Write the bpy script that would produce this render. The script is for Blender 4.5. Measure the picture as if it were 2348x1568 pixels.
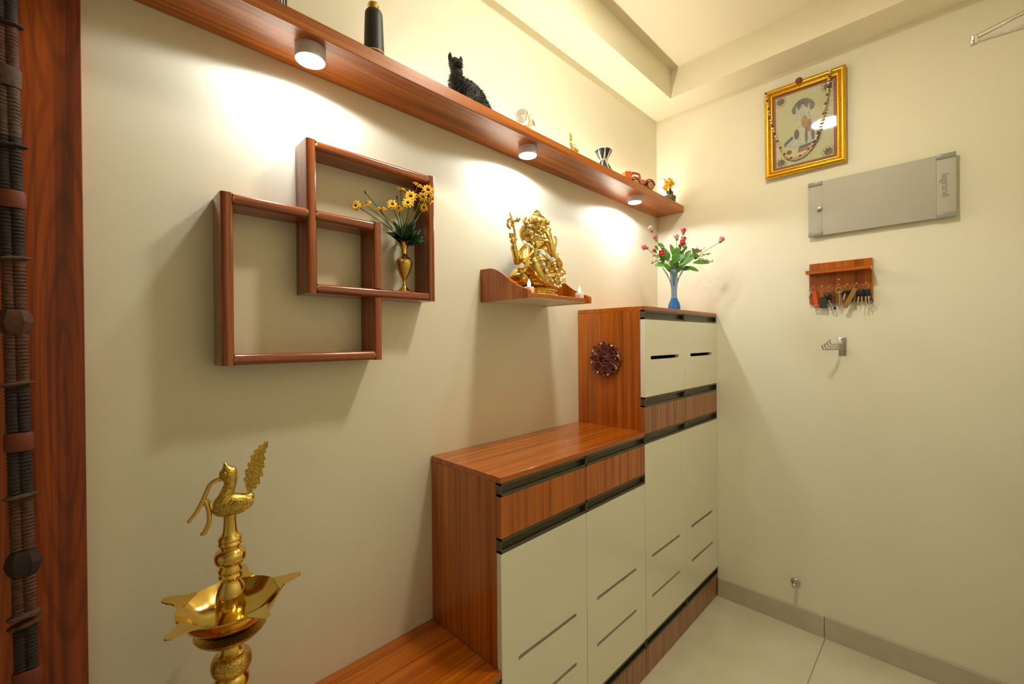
import bpy, bmesh, math, random
from mathutils import Vector, Matrix, Euler
S = bpy.context.scene
for o in list(bpy.data.objects):
    bpy.data.objects.remove(o)
COL = S.collection
R = math.radians
random.seed(7)

# ------------------------------------------------------------------ camera
cd = bpy.data.cameras.new('camera')
cam = bpy.data.objects.new('camera', cd)
COL.objects.link(cam)
cd.sensor_width = 36.0
cd.lens = 982.52 / 2348 * 36.0
cd.clip_start = 0.02
FW = Vector((0.70519, 0.70901, -0.00369)); RT = Vector((0.70896, -0.70519, -0.00848)); UP = Vector((0.00862, -0.00336, 0.99996))
cam.matrix_world = Matrix(((RT.x, UP.x, -FW.x, -2.37939), (RT.y, UP.y, -FW.y, -1.17818), (RT.z, UP.z, -FW.z, 1.36482), (0, 0, 0, 1)))
S.camera = cam
# ------------------------------------------------------------------ world, exposure
w = bpy.data.worlds.new('world'); S.world = w; w.use_nodes = True
w.node_tree.nodes['Background'].inputs[0].default_value = (1.0, 0.85, 0.6, 1)
w.node_tree.nodes['Background'].inputs[1].default_value = 0.02
S.view_settings.view_transform = 'Standard'
S.view_settings.look = 'None'
S.view_settings.exposure = 0.85
S.view_settings.gamma = 1.0
S.view_settings.use_curve_mapping = False
try:
    S.cycles.use_denoising = True
    S.cycles.max_bounces = 10
    S.cycles.sample_clamp_indirect = 6.0
    S.cycles.caustics_reflective = False
    S.cycles.caustics_refractive = False
except Exception:
    pass
CEIL_LAMP = (-1.20, -0.71, 2.786)     # round surface light on the tray ceiling
CEIL_EMIT = 112.0
STRIP_EMIT = 55.0
SPOT_W = 5.5
SPOT_COL = (0.93, 0.97, 1.0)
LENS_EMIT = 14.0
WARM = (1.0, 0.945, 0.79)
STRIP_COL = (1.0, 0.93, 0.78)

# ------------------------------------------------------------------ materials
def srgb(r, g, b):
    f = lambda c: (c / 12.92 if c <= 0.04045 else ((c + 0.055) / 1.055) ** 2.4)
    return (f(r / 255), f(g / 255), f(b / 255), 1)
def lin(c):
    return (c[0], c[1], c[2], 1)
def base_mat(name):
    m = bpy.data.materials.new(name); m.use_nodes = True
    return m, m.node_tree, m.node_tree.nodes['Principled BSDF']
def pset(p, **k):
    names = dict(col='Base Color', metal='Metallic', rough='Roughness', coat='Coat Weight', coatr='Coat Roughness', trans='Transmission Weight', ior='IOR', spec='Specular IOR Level', emit='Emission Color', es='Emission Strength', sss='Subsurface Weight', alpha='Alpha')
    for a, v in k.items():
        p.inputs[names[a]].default_value = v
def noise(nt, coord, scale, mapscale=(1, 1, 1), detail=4, rough=0.55, dist=0.0, loc=(0, 0, 0)):
    mp = nt.nodes.new('ShaderNodeMapping'); mp.inputs['Scale'].default_value = mapscale; mp.inputs['Location'].default_value = loc
    nt.links.new(coord, mp.inputs['Vector'])
    n = nt.nodes.new('ShaderNodeTexNoise'); n.inputs['Scale'].default_value = scale; n.inputs['Detail'].default_value = detail
    n.inputs['Roughness'].default_value = rough; n.inputs['Distortion'].default_value = dist
    nt.links.new(mp.outputs[0], n.inputs['Vector'])
    return n.outputs['Fac']
def ramp(nt, fac, stops):
    r = nt.nodes.new('ShaderNodeValToRGB'); e = r.color_ramp.elements
    while len(e) < len(stops): e.new(0.5)
    for i, (p, c) in enumerate(stops): e[i].position = p; e[i].color = c
    nt.links.new(fac, r.inputs['Fac'])
    return r.outputs['Color']
def mix(nt, a, b, fac=0.5, mode='MIX'):
    n = nt.nodes.new('ShaderNodeMix'); n.data_type = 'RGBA'; n.blend_type = mode
    for i, v in ((6, a), (7, b)):
        if hasattr(v, 'is_output'): nt.links.new(v, n.inputs[i])
        else: n.inputs[i].default_value = v
    if hasattr(fac, 'is_output'): nt.links.new(fac, n.inputs[0])
    else: n.inputs[0].default_value = fac
    return n.outputs[2]
def bump(nt, p, fac, strength=0.1, dist=0.002):
    b = nt.nodes.new('ShaderNodeBump'); b.inputs['Strength'].default_value = strength; b.inputs['Distance'].default_value = dist
    nt.links.new(fac, b.inputs['Height']); nt.links.new(b.outputs[0], p.inputs['Normal'])
def objco(nt):
    return nt.nodes.new('ShaderNodeTexCoord').outputs['Object']

def plain(name, col, rough=0.5, metal=0.0, var=0.08, scale=30.0, bmp=0.0, **k):
    """one-colour material with a faint procedural mottling"""
    m, nt, p = base_mat(name)
    co = objco(nt)
    f = noise(nt, co, scale, detail=5)
    c2 = tuple(min(1, x * (1 - var)) for x in col[:3]) + (1,); c1 = tuple(min(1, x * (1 + var)) for x in col[:3]) + (1,)
    nt.links.new(ramp(nt, f, [(0.35, c2), (0.65, c1)]), p.inputs['Base Color'])
    pset(p, rough=rough, metal=metal, **k)
    if bmp: bump(nt, p, f, bmp, 0.001)
    return m
def wood(name, axis, dark, mid, light, rough=0.28, coat=0.35, cross=13.0, along=0.55, knots=False, coatr=0.12, fine=0.8):
    m, nt, p = base_mat(name)
    co = objco(nt)
    ms = [cross] * 3; ms[axis] = along
    f = noise(nt, co, 1.9, tuple(ms), detail=5, rough=0.6, dist=0.7)
    col = ramp(nt, f, [(0.30, dark), (0.47, mid), (0.72, light)])
    ms2 = [150.0] * 3; ms2[axis] = 1.6
    g = noise(nt, co, 1.0, tuple(ms2), detail=3, rough=0.6)
    lines = ramp(nt, g, [(0.38, (0.42, 0.36, 0.33, 1)), (0.55, (1, 1, 1, 1))])
    col = mix(nt, col, lines, fine, 'MULTIPLY')
    if knots:
        wv = nt.nodes.new('ShaderNodeTexWave'); wv.wave_type = 'RINGS'; wv.rings_direction = 'SPHERICAL'
        mp = nt.nodes.new('ShaderNodeMapping'); sc = [8.5] * 3; sc[axis] = 0.95; mp.inputs['Scale'].default_value = sc
        fr = nt.nodes.new('ShaderNodeVectorMath'); fr.operation = 'FRACTION'
        ad = nt.nodes.new('ShaderNodeVectorMath'); ad.operation = 'SUBTRACT'; ad.inputs[1].default_value = (0.5, 0.5, 0.5)
        ads = nt.nodes.new('ShaderNodeVectorMath'); ads.operation = 'ADD'; ads.inputs[1].default_value = (knots[0], 0.5, knots[1])
        nt.links.new(co, mp.inputs['Vector']); nt.links.new(mp.outputs[0], ads.inputs[0]); nt.links.new(ads.outputs[0], fr.inputs[0]); nt.links.new(fr.outputs[0], ad.inputs[0])
        sc2 = nt.nodes.new('ShaderNodeVectorMath'); sc2.operation = 'MULTIPLY'; sc2.inputs[1].default_value = (1.0, 0.0, 0.8)
        nt.links.new(ad.outputs[0], sc2.inputs[0])
        nt.links.new(sc2.outputs[0], wv.inputs['Vector'])
        wv.inputs['Scale'].default_value = 3.6; wv.inputs['Distortion'].default_value = 2.0; wv.inputs['Detail'].default_value = 3; wv.inputs['Detail Scale'].default_value = 1.2
        kn = ramp(nt, wv.outputs['Fac'], [(0.05, (0.45, 0.38, 0.35, 1)), (0.4, (1, 1, 1, 1))])
        col = mix(nt, col, kn, 0.45, 'MULTIPLY')
    nt.links.new(col, p.inputs['Base Color'])
    pset(p, rough=rough, coat=coat, coatr=coatr)
    bump(nt, p, g, 0.04, 0.0006)
    return m

TD, TM, TL = srgb(142, 64, 8), srgb(182, 92, 12), srgb(200, 114, 22)
M = {}
M['wood_z'] = wood('teak_laminate_vertical_grain', 2, TD, TM, TL, rough=0.26, coat=0.32, coatr=0.035, cross=17.0, along=0.45, fine=0.6)
M['wood_x'] = wood('teak_laminate_lengthwise_grain', 0, TD, TM, TL, rough=0.26, coat=0.42, coatr=0.03, cross=20.0, along=0.4, fine=0.45)
M['wood_shelf'] = wood('teak_laminate_shelf', 0, srgb(114, 54, 10), srgb(178, 96, 24), srgb(198, 116, 34), rough=0.32, coat=0.25, coatr=0.24)
M['wood_y'] = wood('teak_laminate_crosswise_grain', 1, TD, TM, TL)
M['wood_brown'] = wood('walnut_drawer_veneer', 2, srgb(112, 62, 30), srgb(162, 96, 50), srgb(182, 116, 66), cross=22, rough=0.3)
M['wood_panel'] = wood('dark_teak_panel_knotty', 2, srgb(112, 42, 4), srgb(162, 70, 8), srgb(182, 88, 18), rough=0.42, coat=0.08, cross=11, along=0.35, knots=(0.35, 0.28), fine=0.6)
M['frame_x'] = wood('polished_red_teak_horizontal', 0, srgb(94, 38, 10), srgb(152, 70, 20), srgb(174, 92, 30), rough=0.22, coat=0.5, cross=30)
M['frame_z'] = wood('polished_red_teak_upright', 2, srgb(94, 38, 8), srgb(156, 72, 16), srgb(182, 96, 28), rough=0.22, coat=0.5, cross=30)
M['wall'] = plain('cream_wall_paint', lin((0.80, 0.75, 0.58)), rough=0.55, var=0.012, scale=3.0, bmp=0.0)
M['ceil'] = plain('cream_ceiling_paint', lin((0.82, 0.76, 0.57)), rough=0.7, var=0.01, scale=3.0)
M['white_lam'] = plain('glossy_ivory_acrylic', lin((0.80, 0.765, 0.61)), rough=0.08, var=0.01, scale=2.0, coat=0.4, coatr=0.03)
M['white_under'] = plain('white_underside_laminate', lin((0.72, 0.72, 0.62)), rough=0.5, var=0.01)
M['olive'] = plain('dark_olive_anodised_profile', srgb(90, 84, 64), rough=0.34, metal=0.3, var=0.05)
M['carcass'] = plain('dark_cabinet_interior', srgb(60, 50, 38), rough=0.8)
M['brass'] = plain('polished_brass', (0.80, 0.57, 0.15, 1), rough=0.13, metal=1.0, var=0.06, scale=18)
M['brass_eng'] = plain('engraved_brass', (0.66, 0.45, 0.10, 1), rough=0.24, metal=1.0, var=0.45, scale=320, bmp=0.8)
M['gold'] = plain('gold_plated_brass', (0.78, 0.55, 0.15, 1), rough=0.2, metal=1.0, var=0.12, scale=90, bmp=0.25)
M['gilt'] = plain('gilt_moulding', (0.80, 0.44, 0.035, 1), rough=0.26, metal=0.85, var=0.12, scale=120)
M['steel'] = plain('brushed_steel', (0.55, 0.53, 0.49, 1), rough=0.32, metal=1.0, var=0.05, scale=60)
M['chrome'] = plain('bright_chrome', (0.70, 0.71, 0.70, 1), rough=0.14, metal=1.0, var=0.03, scale=40)
M['grey_panel'] = plain('satin_grey_panel', srgb(182, 178, 164), rough=0.62, var=0.015, scale=4)
M['grey_clip'] = plain('blue_grey_plastic', srgb(142, 146, 136), rough=0.35, var=0.02)
M['grey_text'] = plain('grey_print', srgb(146, 138, 120), rough=0.5, var=0.02)
M['skirt'] = plain('beige_skirting_tile', srgb(190, 182, 158), rough=0.25, var=0.05, scale=12)
M['black'] = plain('black_plastic', srgb(22, 21, 20), rough=0.35)
M['leather_black'] = plain('black_leather', srgb(34, 31, 22), rough=0.5, bmp=0.5, scale=220)
M['fur'] = plain('black_fur', srgb(20, 20, 19), rough=0.75, var=0.4, scale=150)
M['nose'] = plain('shiny_dark_nose', srgb(60, 56, 40), rough=0.15)
M['bead_w'] = plain('pearl_white', srgb(240, 234, 214), rough=0.25, coat=0.5)
M['bead_c'] = plain('cream_wood_bead', srgb(226, 198, 150), rough=0.4, var=0.15)
M['silver'] = plain('silver_bead', (0.78, 0.76, 0.72, 1), rough=0.18, metal=1.0)
M['green_dk'] = plain('dark_leaf_green', srgb(30, 58, 28), rough=0.35, var=0.3, scale=60)
M['green'] = plain('leaf_green', srgb(86, 142, 48), rough=0.45, var=0.25, scale=60)
M['stem'] = plain('stem_green', srgb(116, 146, 52), rough=0.5, var=0.2)
M['stem_dk'] = plain('dark_stem', srgb(62, 66, 30), rough=0.5, var=0.2)
M['daisy'] = plain('orange_yellow_petal', srgb(254, 188, 24), rough=0.55, var=0.2, scale=70)
M['daisy_eye'] = plain('brown_flower_eye', srgb(92, 40, 14), rough=0.8, var=0.3, scale=300)
M['pink'] = plain('pink_petal', srgb(236, 116, 140), rough=0.5, var=0.25, scale=80)
M['rose'] = plain('deep_pink_petal', srgb(222, 66, 92), rough=0.5, var=0.25, scale=80)
M['pale_pink'] = plain('pale_pink_petal', srgb(240, 178, 186), rough=0.5, var=0.15, scale=80)
M['yellow'] = plain('yellow_petal', srgb(240, 186, 60), rough=0.5, var=0.2, scale=80)
M['candle'] = plain('white_candle', srgb(246, 232, 214), rough=0.45, sss=0.0)
M['leather_or'] = plain('orange_red_leather', srgb(198, 74, 30), rough=0.45, bmp=0.2, scale=200)
M['leather_br'] = plain('brown_leather', srgb(92, 40, 24), rough=0.5, bmp=0.2, scale=200)
M['leather_ol'] = plain('olive_brown_leather', srgb(146, 108, 42), rough=0.45, bmp=0.2, scale=200)
M['tag_green'] = plain('dark_green_tag', srgb(46, 50, 30), rough=0.4)
M['terracotta'] = plain('terracotta_band', srgb(108, 46, 20), rough=0.7, bmp=0.4, scale=160)
M['cord_dk'] = plain('dark_purple_brown_cord', srgb(44, 29, 25), rough=0.8, var=0.3, scale=120)
M['cord_br'] = plain('brown_cord', srgb(84, 50, 32), rough=0.8, var=0.3, scale=120)
M['cord_gr'] = plain('grey_brown_cord', srgb(82, 60, 46), rough=0.8, var=0.3, scale=120)
M['toy_red'] = plain('red_wood', srgb(170, 84, 58), rough=0.5, var=0.15, scale=40)
M['toy_or'] = plain('orange_paint', srgb(222, 98, 40), rough=0.45)
M['toy_tan'] = plain('tan_wood', srgb(186, 130, 84), rough=0.5, var=0.15, scale=40)
M['carved'] = plain('dark_red_carved_wood', srgb(104, 44, 32), rough=0.42, var=0.2, scale=50, coat=0.2)
M['drum'] = plain('dark_navy_drum_shell', srgb(36, 36, 52), rough=0.35)
M['rope'] = plain('white_rope', srgb(232, 226, 196), rough=0.7)
M['print_bg'] = plain('pale_yellow_print', srgb(246, 238, 182), rough=0.6, var=0.06, scale=9)
M['print_pink'] = plain('dusty_pink_print_border', srgb(196, 112, 92), rough=0.6, var=0.05)
M['print_grey'] = plain('grey_print_shape', srgb(138, 132, 116), rough=0.6, var=0.25, scale=60)
M['print_dark'] = plain('brown_grey_print', srgb(140, 112, 90), rough=0.6, var=0.3, scale=200)
M['print_pale'] = plain('pale_grey_print', srgb(228, 226, 210), rough=0.6, var=0.15, scale=80)
M['print_teal'] = plain('teal_print', srgb(96, 132, 120), rough=0.6, var=0.3, scale=150)
M['print_rose'] = plain('rose_print', srgb(206, 128, 124), rough=0.6, var=0.2, scale=150)
M['print_gold'] = plain('ochre_print', srgb(208, 172, 82), rough=0.6, var=0.2, scale=150)
M['rose_wood'] = plain('brown_resin_rosette', srgb(132, 66, 20), rough=0.5, var=0.2, scale=100)
M['lamp_shell'] = plain('mauve_grey_lamp_housing', srgb(206, 196, 200), rough=0.45, var=0.01)
M['glass_bird'] = plain('clear_glass', (0.92, 0.9, 0.84, 1), rough=0.06, var=0.02, trans=0.75, ior=1.45)

def emis(name, col, strength):
    m, nt, p = base_mat(name)
    pset(p, col=(0.8, 0.8, 0.8, 1), emit=lin(col), es=strength, rough=0.5)
    return m
M['ceil_lens'] = emis('warm_lamp_diffuser', WARM, CEIL_EMIT)
M['led'] = emis('warm_led_strip_diffuser', STRIP_COL, STRIP_EMIT)
M['lens'] = emis('cool_white_lamp_lens', (0.95, 0.98, 1.0), LENS_EMIT)
M['flame'] = emis('glowing_flame_bulb', (1.0, 0.86, 0.5), 1.6)

def glass(name, col, rough=0.02, trans=1.0, ior=1.45):
    m, nt, p = base_mat(name)
    co = objco(nt); f = noise(nt, co, 40)
    c = lin(col)
    nt.links.new(ramp(nt, f, [(0.3, tuple(x * 0.95 for x in c[:3]) + (1,)), (0.7, c)]), p.inputs['Base Color'])
    pset(p, rough=rough, trans=trans, ior=ior)
    return m
M['vase_glass'] = glass('pale_blue_glass', (0.50, 0.68, 0.93), trans=0.82, ior=1.36)
M['vase_blue'] = glass('deep_blue_glass', (0.05, 0.27, 0.92), trans=0.6, rough=0.05)
def pane_mat():
    m, nt, p = base_mat('picture_glass')
    pset(p, rough=0.03)
    tr = nt.nodes.new('ShaderNodeBsdfTransparent'); gl = nt.nodes.new('ShaderNodeBsdfGlossy'); gl.inputs['Roughness'].default_value = 0.03
    fr = nt.nodes.new('ShaderNodeFresnel'); fr.inputs[0].default_value = 1.5
    mx = nt.nodes.new('ShaderNodeMixShader')
    nt.links.new(fr.outputs[0], mx.inputs[0]); nt.links.new(tr.outputs[0], mx.inputs[1]); nt.links.new(gl.outputs[0], mx.inputs[2])
    nt.links.new(mx.outputs[0], nt.nodes['Material Output'].inputs['Surface'])
    return m
M['pane'] = pane_mat()
def floor_mat():
    m, nt, p = base_mat('polished_ivory_floor_tile')
    co = objco(nt)
    f = noise(nt, co, 2.2, detail=6); g = noise(nt, co, 9, detail=5)
    c = ramp(nt, f, [(0.3, lin((0.62, 0.60, 0.42))), (0.7, lin((0.72, 0.69, 0.52)))])
    c = mix(nt, c, ramp(nt, g, [(0.3, (0.92, 0.9, 0.86, 1)), (0.6, (1, 1, 1, 1))]), 0.6, 'MULTIPLY')
    sep = nt.nodes.new('ShaderNodeSeparateXYZ'); nt.links.new(co, sep.inputs[0])
    fac = None
    for axis, period, off in ((1, 0.8, 0.067), (0, 1.6, 1.05)):
        a = nt.nodes.new('ShaderNodeMath'); a.operation = 'ADD'; a.inputs[1].default_value = off + 80.0; nt.links.new(sep.outputs[axis], a.inputs[0])
        b = nt.nodes.new('ShaderNodeMath'); b.operation = 'PINGPONG'; b.inputs[1].default_value = period / 2; nt.links.new(a.outputs[0], b.inputs[0])
        l = nt.nodes.new('ShaderNodeMath'); l.operation = 'LESS_THAN'; l.inputs[1].default_value = 0.0017; nt.links.new(b.outputs[0], l.inputs[0])
        if fac is None: fac = l.outputs[0]
        else:
            mxx = nt.nodes.new('ShaderNodeMath'); mxx.operation = 'MAXIMUM'; nt.links.new(fac, mxx.inputs[0]); nt.links.new(l.outputs[0], mxx.inputs[1]); fac = mxx.outputs[0]
    c = mix(nt, c, srgb(158, 128, 82), fac)
    nt.links.new(c, p.inputs['Base Color'])
    pset(p, rough=0.16, coat=0.2)
    return m
M['floor'] = floor_mat()

# ------------------------------------------------------------------ mesh helpers
def new(): return bmesh.new()
def box(bm, lo, hi, bev=0.0, seg=2):
    t = bmesh.new()
    bmesh.ops.create_cube(t, size=1.0)
    for v in t.verts:
        v.co = Vector([(lo[i] + hi[i]) / 2 + v.co[i] * (hi[i] - lo[i]) for i in range(3)])
    if bev: bmesh.ops.bevel(t, geom=list(t.edges), offset=bev, segments=seg, affect='EDGES', profile=0.5)
    me = bpy.data.meshes.new('t'); t.to_mesh(me); t.free(); bm.from_mesh(me); bpy.data.meshes.remove(me)
def merge(bm, t, mat=None):
    me = bpy.data.meshes.new('t'); t.to_mesh(me); t.free()
    if mat is not None: me.transform(mat)
    bm.from_mesh(me); bpy.data.meshes.remove(me)
def ell(bm, c, r, rot=(0, 0, 0), seg=20, rings=12):
    if not hasattr(r, '__len__'): r = (r, r, r)
    mt = Matrix.Translation(c) @ Euler(rot).to_matrix().to_4x4() @ Matrix.Diagonal((r[0], r[1], r[2], 1))
    bmesh.ops.create_uvsphere(bm, u_segments=seg, v_segments=rings, radius=1.0, matrix=mt)
def lathe(bm, prof, c=(0, 0, 0), seg=36, fn=None, mat=None):
    """prof: list of (radius, height); fn(angle, r, z, i) -> (r, z) varies it around the axis"""
    c = Vector(c); rings = []
    for i, (r, z) in enumerate(prof):
        ring = []
        for k in range(seg):
            a = 2 * math.pi * k / seg
            rr, zz = fn(a, r, z, i) if fn else (r, z)
            p = Vector((max(rr, 1e-5) * math.cos(a), max(rr, 1e-5) * math.sin(a), zz))
            if mat is not None: p = mat @ p
            ring.append(bm.verts.new(p + c))
        rings.append(ring)
    for a, b in zip(rings, rings[1:]):
        for k in range(seg):
            bm.faces.new((a[k], a[(k + 1) % seg], b[(k + 1) % seg], b[k]))
    bm.faces.new(list(reversed(rings[0]))); bm.faces.new(rings[-1])
def smoothpts(pts, n=4):
    P = [Vector(p) for p in pts]; out = []
    for i in range(len(P) - 1):
        p0, p1, p2, p3 = P[max(i - 1, 0)], P[i], P[i + 1], P[min(i + 2, len(P) - 1)]
        for k in range(n):
            t = k / n
            out.append(0.5 * ((2 * p1) + (p2 - p0) * t + (2 * p0 - 5 * p1 + 4 * p2 - p3) * t * t + (3 * p1 - p0 - 3 * p2 + p3) * t ** 3))
    out.append(P[-1]); return out
def tube(bm, pts, rad, seg=8, smooth=0, closed=False):
    n0 = len(pts)
    if smooth:
        rr = rad if hasattr(rad, '__len__') else [rad] * n0
        pts2 = smoothpts(pts, smooth); rad2 = []
        for i in range(n0 - 1):
            for k in range(smooth): rad2.append(rr[i] + (rr[i + 1] - rr[i]) * k / smooth)
        rad2.append(rr[-1]); pts, rad = pts2, rad2
    pts = [Vector(p) for p in pts]; n = len(pts)
    rad = rad if hasattr(rad, '__len__') else [rad] * n
    tang = []
    for i in range(n):
        if closed: t = pts[(i + 1) % n] - pts[i - 1]
        else: t = pts[min(i + 1, n - 1)] - pts[max(i - 1, 0)]
        tang.append(t.normalized() if t.length > 1e-9 else Vector((0, 0, 1)))
    u = tang[0].orthogonal().normalized(); rings = []
    for i in range(n):
        u = (u - tang[i] * u.dot(tang[i]))
        u = u.normalized() if u.length > 1e-6 else tang[i].orthogonal().normalized()
        v = tang[i].cross(u)
        rings.append([bm.verts.new(pts[i] + (u * math.cos(2 * math.pi * k / seg) + v * math.sin(2 * math.pi * k / seg)) * rad[i]) for k in range(seg)])
    pairs = list(zip(rings, rings[1:]))
    if closed: pairs.append((rings[-1], rings[0]))
    for a, b in pairs:
        for k in range(seg): bm.faces.new((a[k], a[(k + 1) % seg], b[(k + 1) % seg], b[k]))
    if not closed:
        bm.faces.new(list(reversed(rings[0]))); bm.faces.new(rings[-1])
def ring(bm, c, r, t, nrm=(1, 0, 0), seg=24, ts=8):
    n = Vector(nrm).normalized(); u = n.orthogonal().normalized(); v = n.cross(u)
    tube(bm, [Vector(c) + (u * math.cos(2 * math.pi * k / seg) + v * math.sin(2 * math.pi * k / seg)) * r for k in range(seg)], t, ts, closed=True)
def prism(bm, poly, f0, f1):
    """poly: 2-D outline; f0, f1 map a 2-D point to the two faces of the slab"""
    a = [bm.verts.new(f0(p)) for p in poly]; b = [bm.verts.new(f1(p)) for p in poly]; n = len(poly)
    bm.faces.new(list(reversed(a))); bm.faces.new(b)
    for k in range(n): bm.faces.new((a[k], a[(k + 1) % n], b[(k + 1) % n], b[k]))
def leaf(bm, base, d, nrm, length, width, bend=0.25, thick=0.0006, n=5, tip=1.0):
    """a thin solid leaf or petal from base along d, facing nrm"""
    d = Vector(d).normalized(); nrm = Vector(nrm); nrm = (nrm - d * nrm.dot(d))
    nrm = nrm.normalized() if nrm.length > 1e-5 else d.orthogonal().normalized()
    s = d.cross(nrm); base = Vector(base); top = []; bot = []
    for i in range(n + 1):
        t = i / n
        w_ = width * 0.5 * (math.sin(math.pi * min(1, (t * 0.86 + 0.07) ** tip)) if i < n else 0.12)
        c = base + d * (length * t) - nrm * (bend * length * t * t)
        up = nrm * thick
        top.append([bm.verts.new(c - s * w_ + nrm * w_ * 0.25 + up), bm.verts.new(c + up), bm.verts.new(c + s * w_ + nrm * w_ * 0.25 + up)])
        bot.append([bm.verts.new(c - s * w_ + nrm * w_ * 0.25 - up), bm.verts.new(c - up), bm.verts.new(c + s * w_ + nrm * w_ * 0.25 - up)])
    for i in range(n):
        for j in range(2):
            bm.faces.new((top[i][j], top[i][j + 1], top[i + 1][j + 1], top[i + 1][j]))
            bm.faces.new((bot[i][j + 1], bot[i][j], bot[i + 1][j], bot[i + 1][j + 1]))
        bm.faces.new((bot[i][0], top[i][0], top[i + 1][0], bot[i + 1][0]))
        bm.faces.new((top[i][2], bot[i][2], bot[i + 1][2], top[i + 1][2]))
    for j in range(2):
        bm.faces.new((bot[0][j], bot[0][j + 1], top[0][j + 1], top[0][j]))
        bm.faces.new((top[n][j], top[n][j + 1], bot[n][j + 1], bot[n][j]))

def wloc(o):
    v = Vector((0, 0, 0))
    while o is not None:
        v = v + o.location; o = o.parent
    return v
def obj(name, bm, mats, parent=None, smooth=True, angle=38, label=None):
    """link the bmesh as ONE mesh object; it is authored in world (or root) coordinates"""
    bmesh.ops.recalc_face_normals(bm, faces=list(bm.faces))
    me = bpy.data.meshes.new(name); bm.to_mesh(me); bm.free()
    for m in (mats if isinstance(mats, (list, tuple)) else [mats]): me.materials.append(m)
    if smooth:
        for p in me.polygons: p.use_smooth = True
        me.set_sharp_from_angle(angle=R(angle))
    o = bpy.data.objects.new(name, me); COL.objects.link(o)
    if parent is not None:
        me.transform(Matrix.Translation(-wloc(parent))); o.parent = parent
    else:
        xs = [v.co for v in me.vertices]
        c = Vector(((min(v.x for v in xs) + max(v.x for v in xs)) / 2, (min(v.y for v in xs) + max(v.y for v in xs)) / 2, min(v.z for v in xs)))
        me.transform(Matrix.Translation(-c)); o.location = c
    if label: o['label'] = label
    return o
def tag(o, label, cat, group=None):
    o['label'] = label; o['category'] = cat
    if group: o['group'] = group
    return o
def thing(name, label, cat, loc, group=None):
    o = bpy.data.objects.new(name, None); o.empty_display_size = 0.05; COL.objects.link(o); o.location = loc
    return tag(o, label, cat, group)
def struct(name, bm, mats, smooth=False):
    o = obj(name, bm, mats, smooth=smooth); o['kind'] = 'structure'; return o
def evaluated(o):
    dg = bpy.context.evaluated_depsgraph_get(); dg.update()
    return bpy.data.meshes.new_from_object(o.evaluated_get(dg))
def temp(bm, name='tmp'):
    bmesh.ops.recalc_face_normals(bm, faces=list(bm.faces))
    me = bpy.data.meshes.new(name); bm.to_mesh(me); bm.free()
    o = bpy.data.objects.new(name, me); COL.objects.link(o); return o
def cut(bm, cutter):
    a, b = temp(bm), temp(cutter)
    md = a.modifiers.new('b', 'BOOLEAN'); md.operation = 'DIFFERENCE'; md.object = b; md.solver = 'EXACT'
    me = evaluated(a); out = bmesh.new(); out.from_mesh(me)
    for o in (a, b): bpy.data.objects.remove(o)
    return out
def remesh(bm, voxel, smooth=2):
    a = temp(bm)
    md = a.modifiers.new('r', 'REMESH'); md.mode = 'VOXEL'; md.voxel_size = voxel
    if smooth:
        s = a.modifiers.new('s', 'SMOOTH'); s.iterations = smooth; s.factor = 0.5
    me = evaluated(a); out = bmesh.new(); out.from_mesh(me); bpy.data.objects.remove(a); return out
def text_bm(body, size, depth, mat):
    cu = bpy.data.curves.new('txt', 'FONT'); cu.body = body; cu.size = size; cu.extrude = depth; cu.align_x = 'CENTER'; cu.align_y = 'CENTER'
    o = bpy.data.objects.new('txt', cu); COL.objects.link(o)
    me = evaluated(o); bpy.data.objects.remove(o); me.transform(mat)
    bm = bmesh.new(); bm.from_mesh(me); return bm

# ================================================================== the room
ZS, ZT = 2.637, 2.786          # soffit and tray heights
b = new(); box(b, (-4.3, 0, -0.05), (0.12, 0.12, 2.9)); struct('wall_left', b, M['wall'])
b = new(); box(b, (0, -1.46, -0.05), (0.12, 0, 2.9)); struct('wall_back', b, M['wall'])
b = new(); box(b, (-4.3, -1.58, -0.05), (0.12, -1.46, 2.9)); struct('wall_right', b, M['wall'])
b = new(); box(b, (-4.42, -1.58, -0.05), (-4.3, 0.12, 2.9)); struct('wall_rear', b, M['wall'])
b = new(); box(b, (-4.3, -1.46, -0.05), (0, 0, 0)); struct('floor', b, M['floor'])
b = new(); box(b, (-4.3, -1.46, ZT), (0, 0, 2.88))
box(b, (-4.3, -0.1665, ZS), (0, 0, ZT)); box(b, (-0.174, -1.46, ZS), (0, -0.1665, ZT)); box(b, (-4.3, -1.46, ZS), (-0.174, -1.294, ZT))
struct('ceiling', b, M['ceil'])
b = new(); box(b, (-0.012, -1.457, 0), (0, -0.795, 0.0955), 0.0012); box(b, (-0.012, -0.793, 0), (0, -0.331, 0.0955), 0.0012)
struct('baseboard_back', b, M['skirt'])
b = new(); box(b, (-4.3, -0.012, 0), (-2.95, 0, 0.0955), 0.0012); struct('baseboard_left', b, M['skirt'])
# teak cladding at the near end of the left wall
b = new(); box(b, (-2.94, -0.035, 0), (-2.381, 0, ZS), 0.001); struct('trim_1', b, M['wood_panel'])
# entrance door in the right wall, only its closer arm reaches the picture
b = new(); box(b, (-1.16, -1.46, 0), (-0.16, -1.43, 2.36), 0.002); d1 = struct('door_1', b, M['white_lam'])

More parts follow.
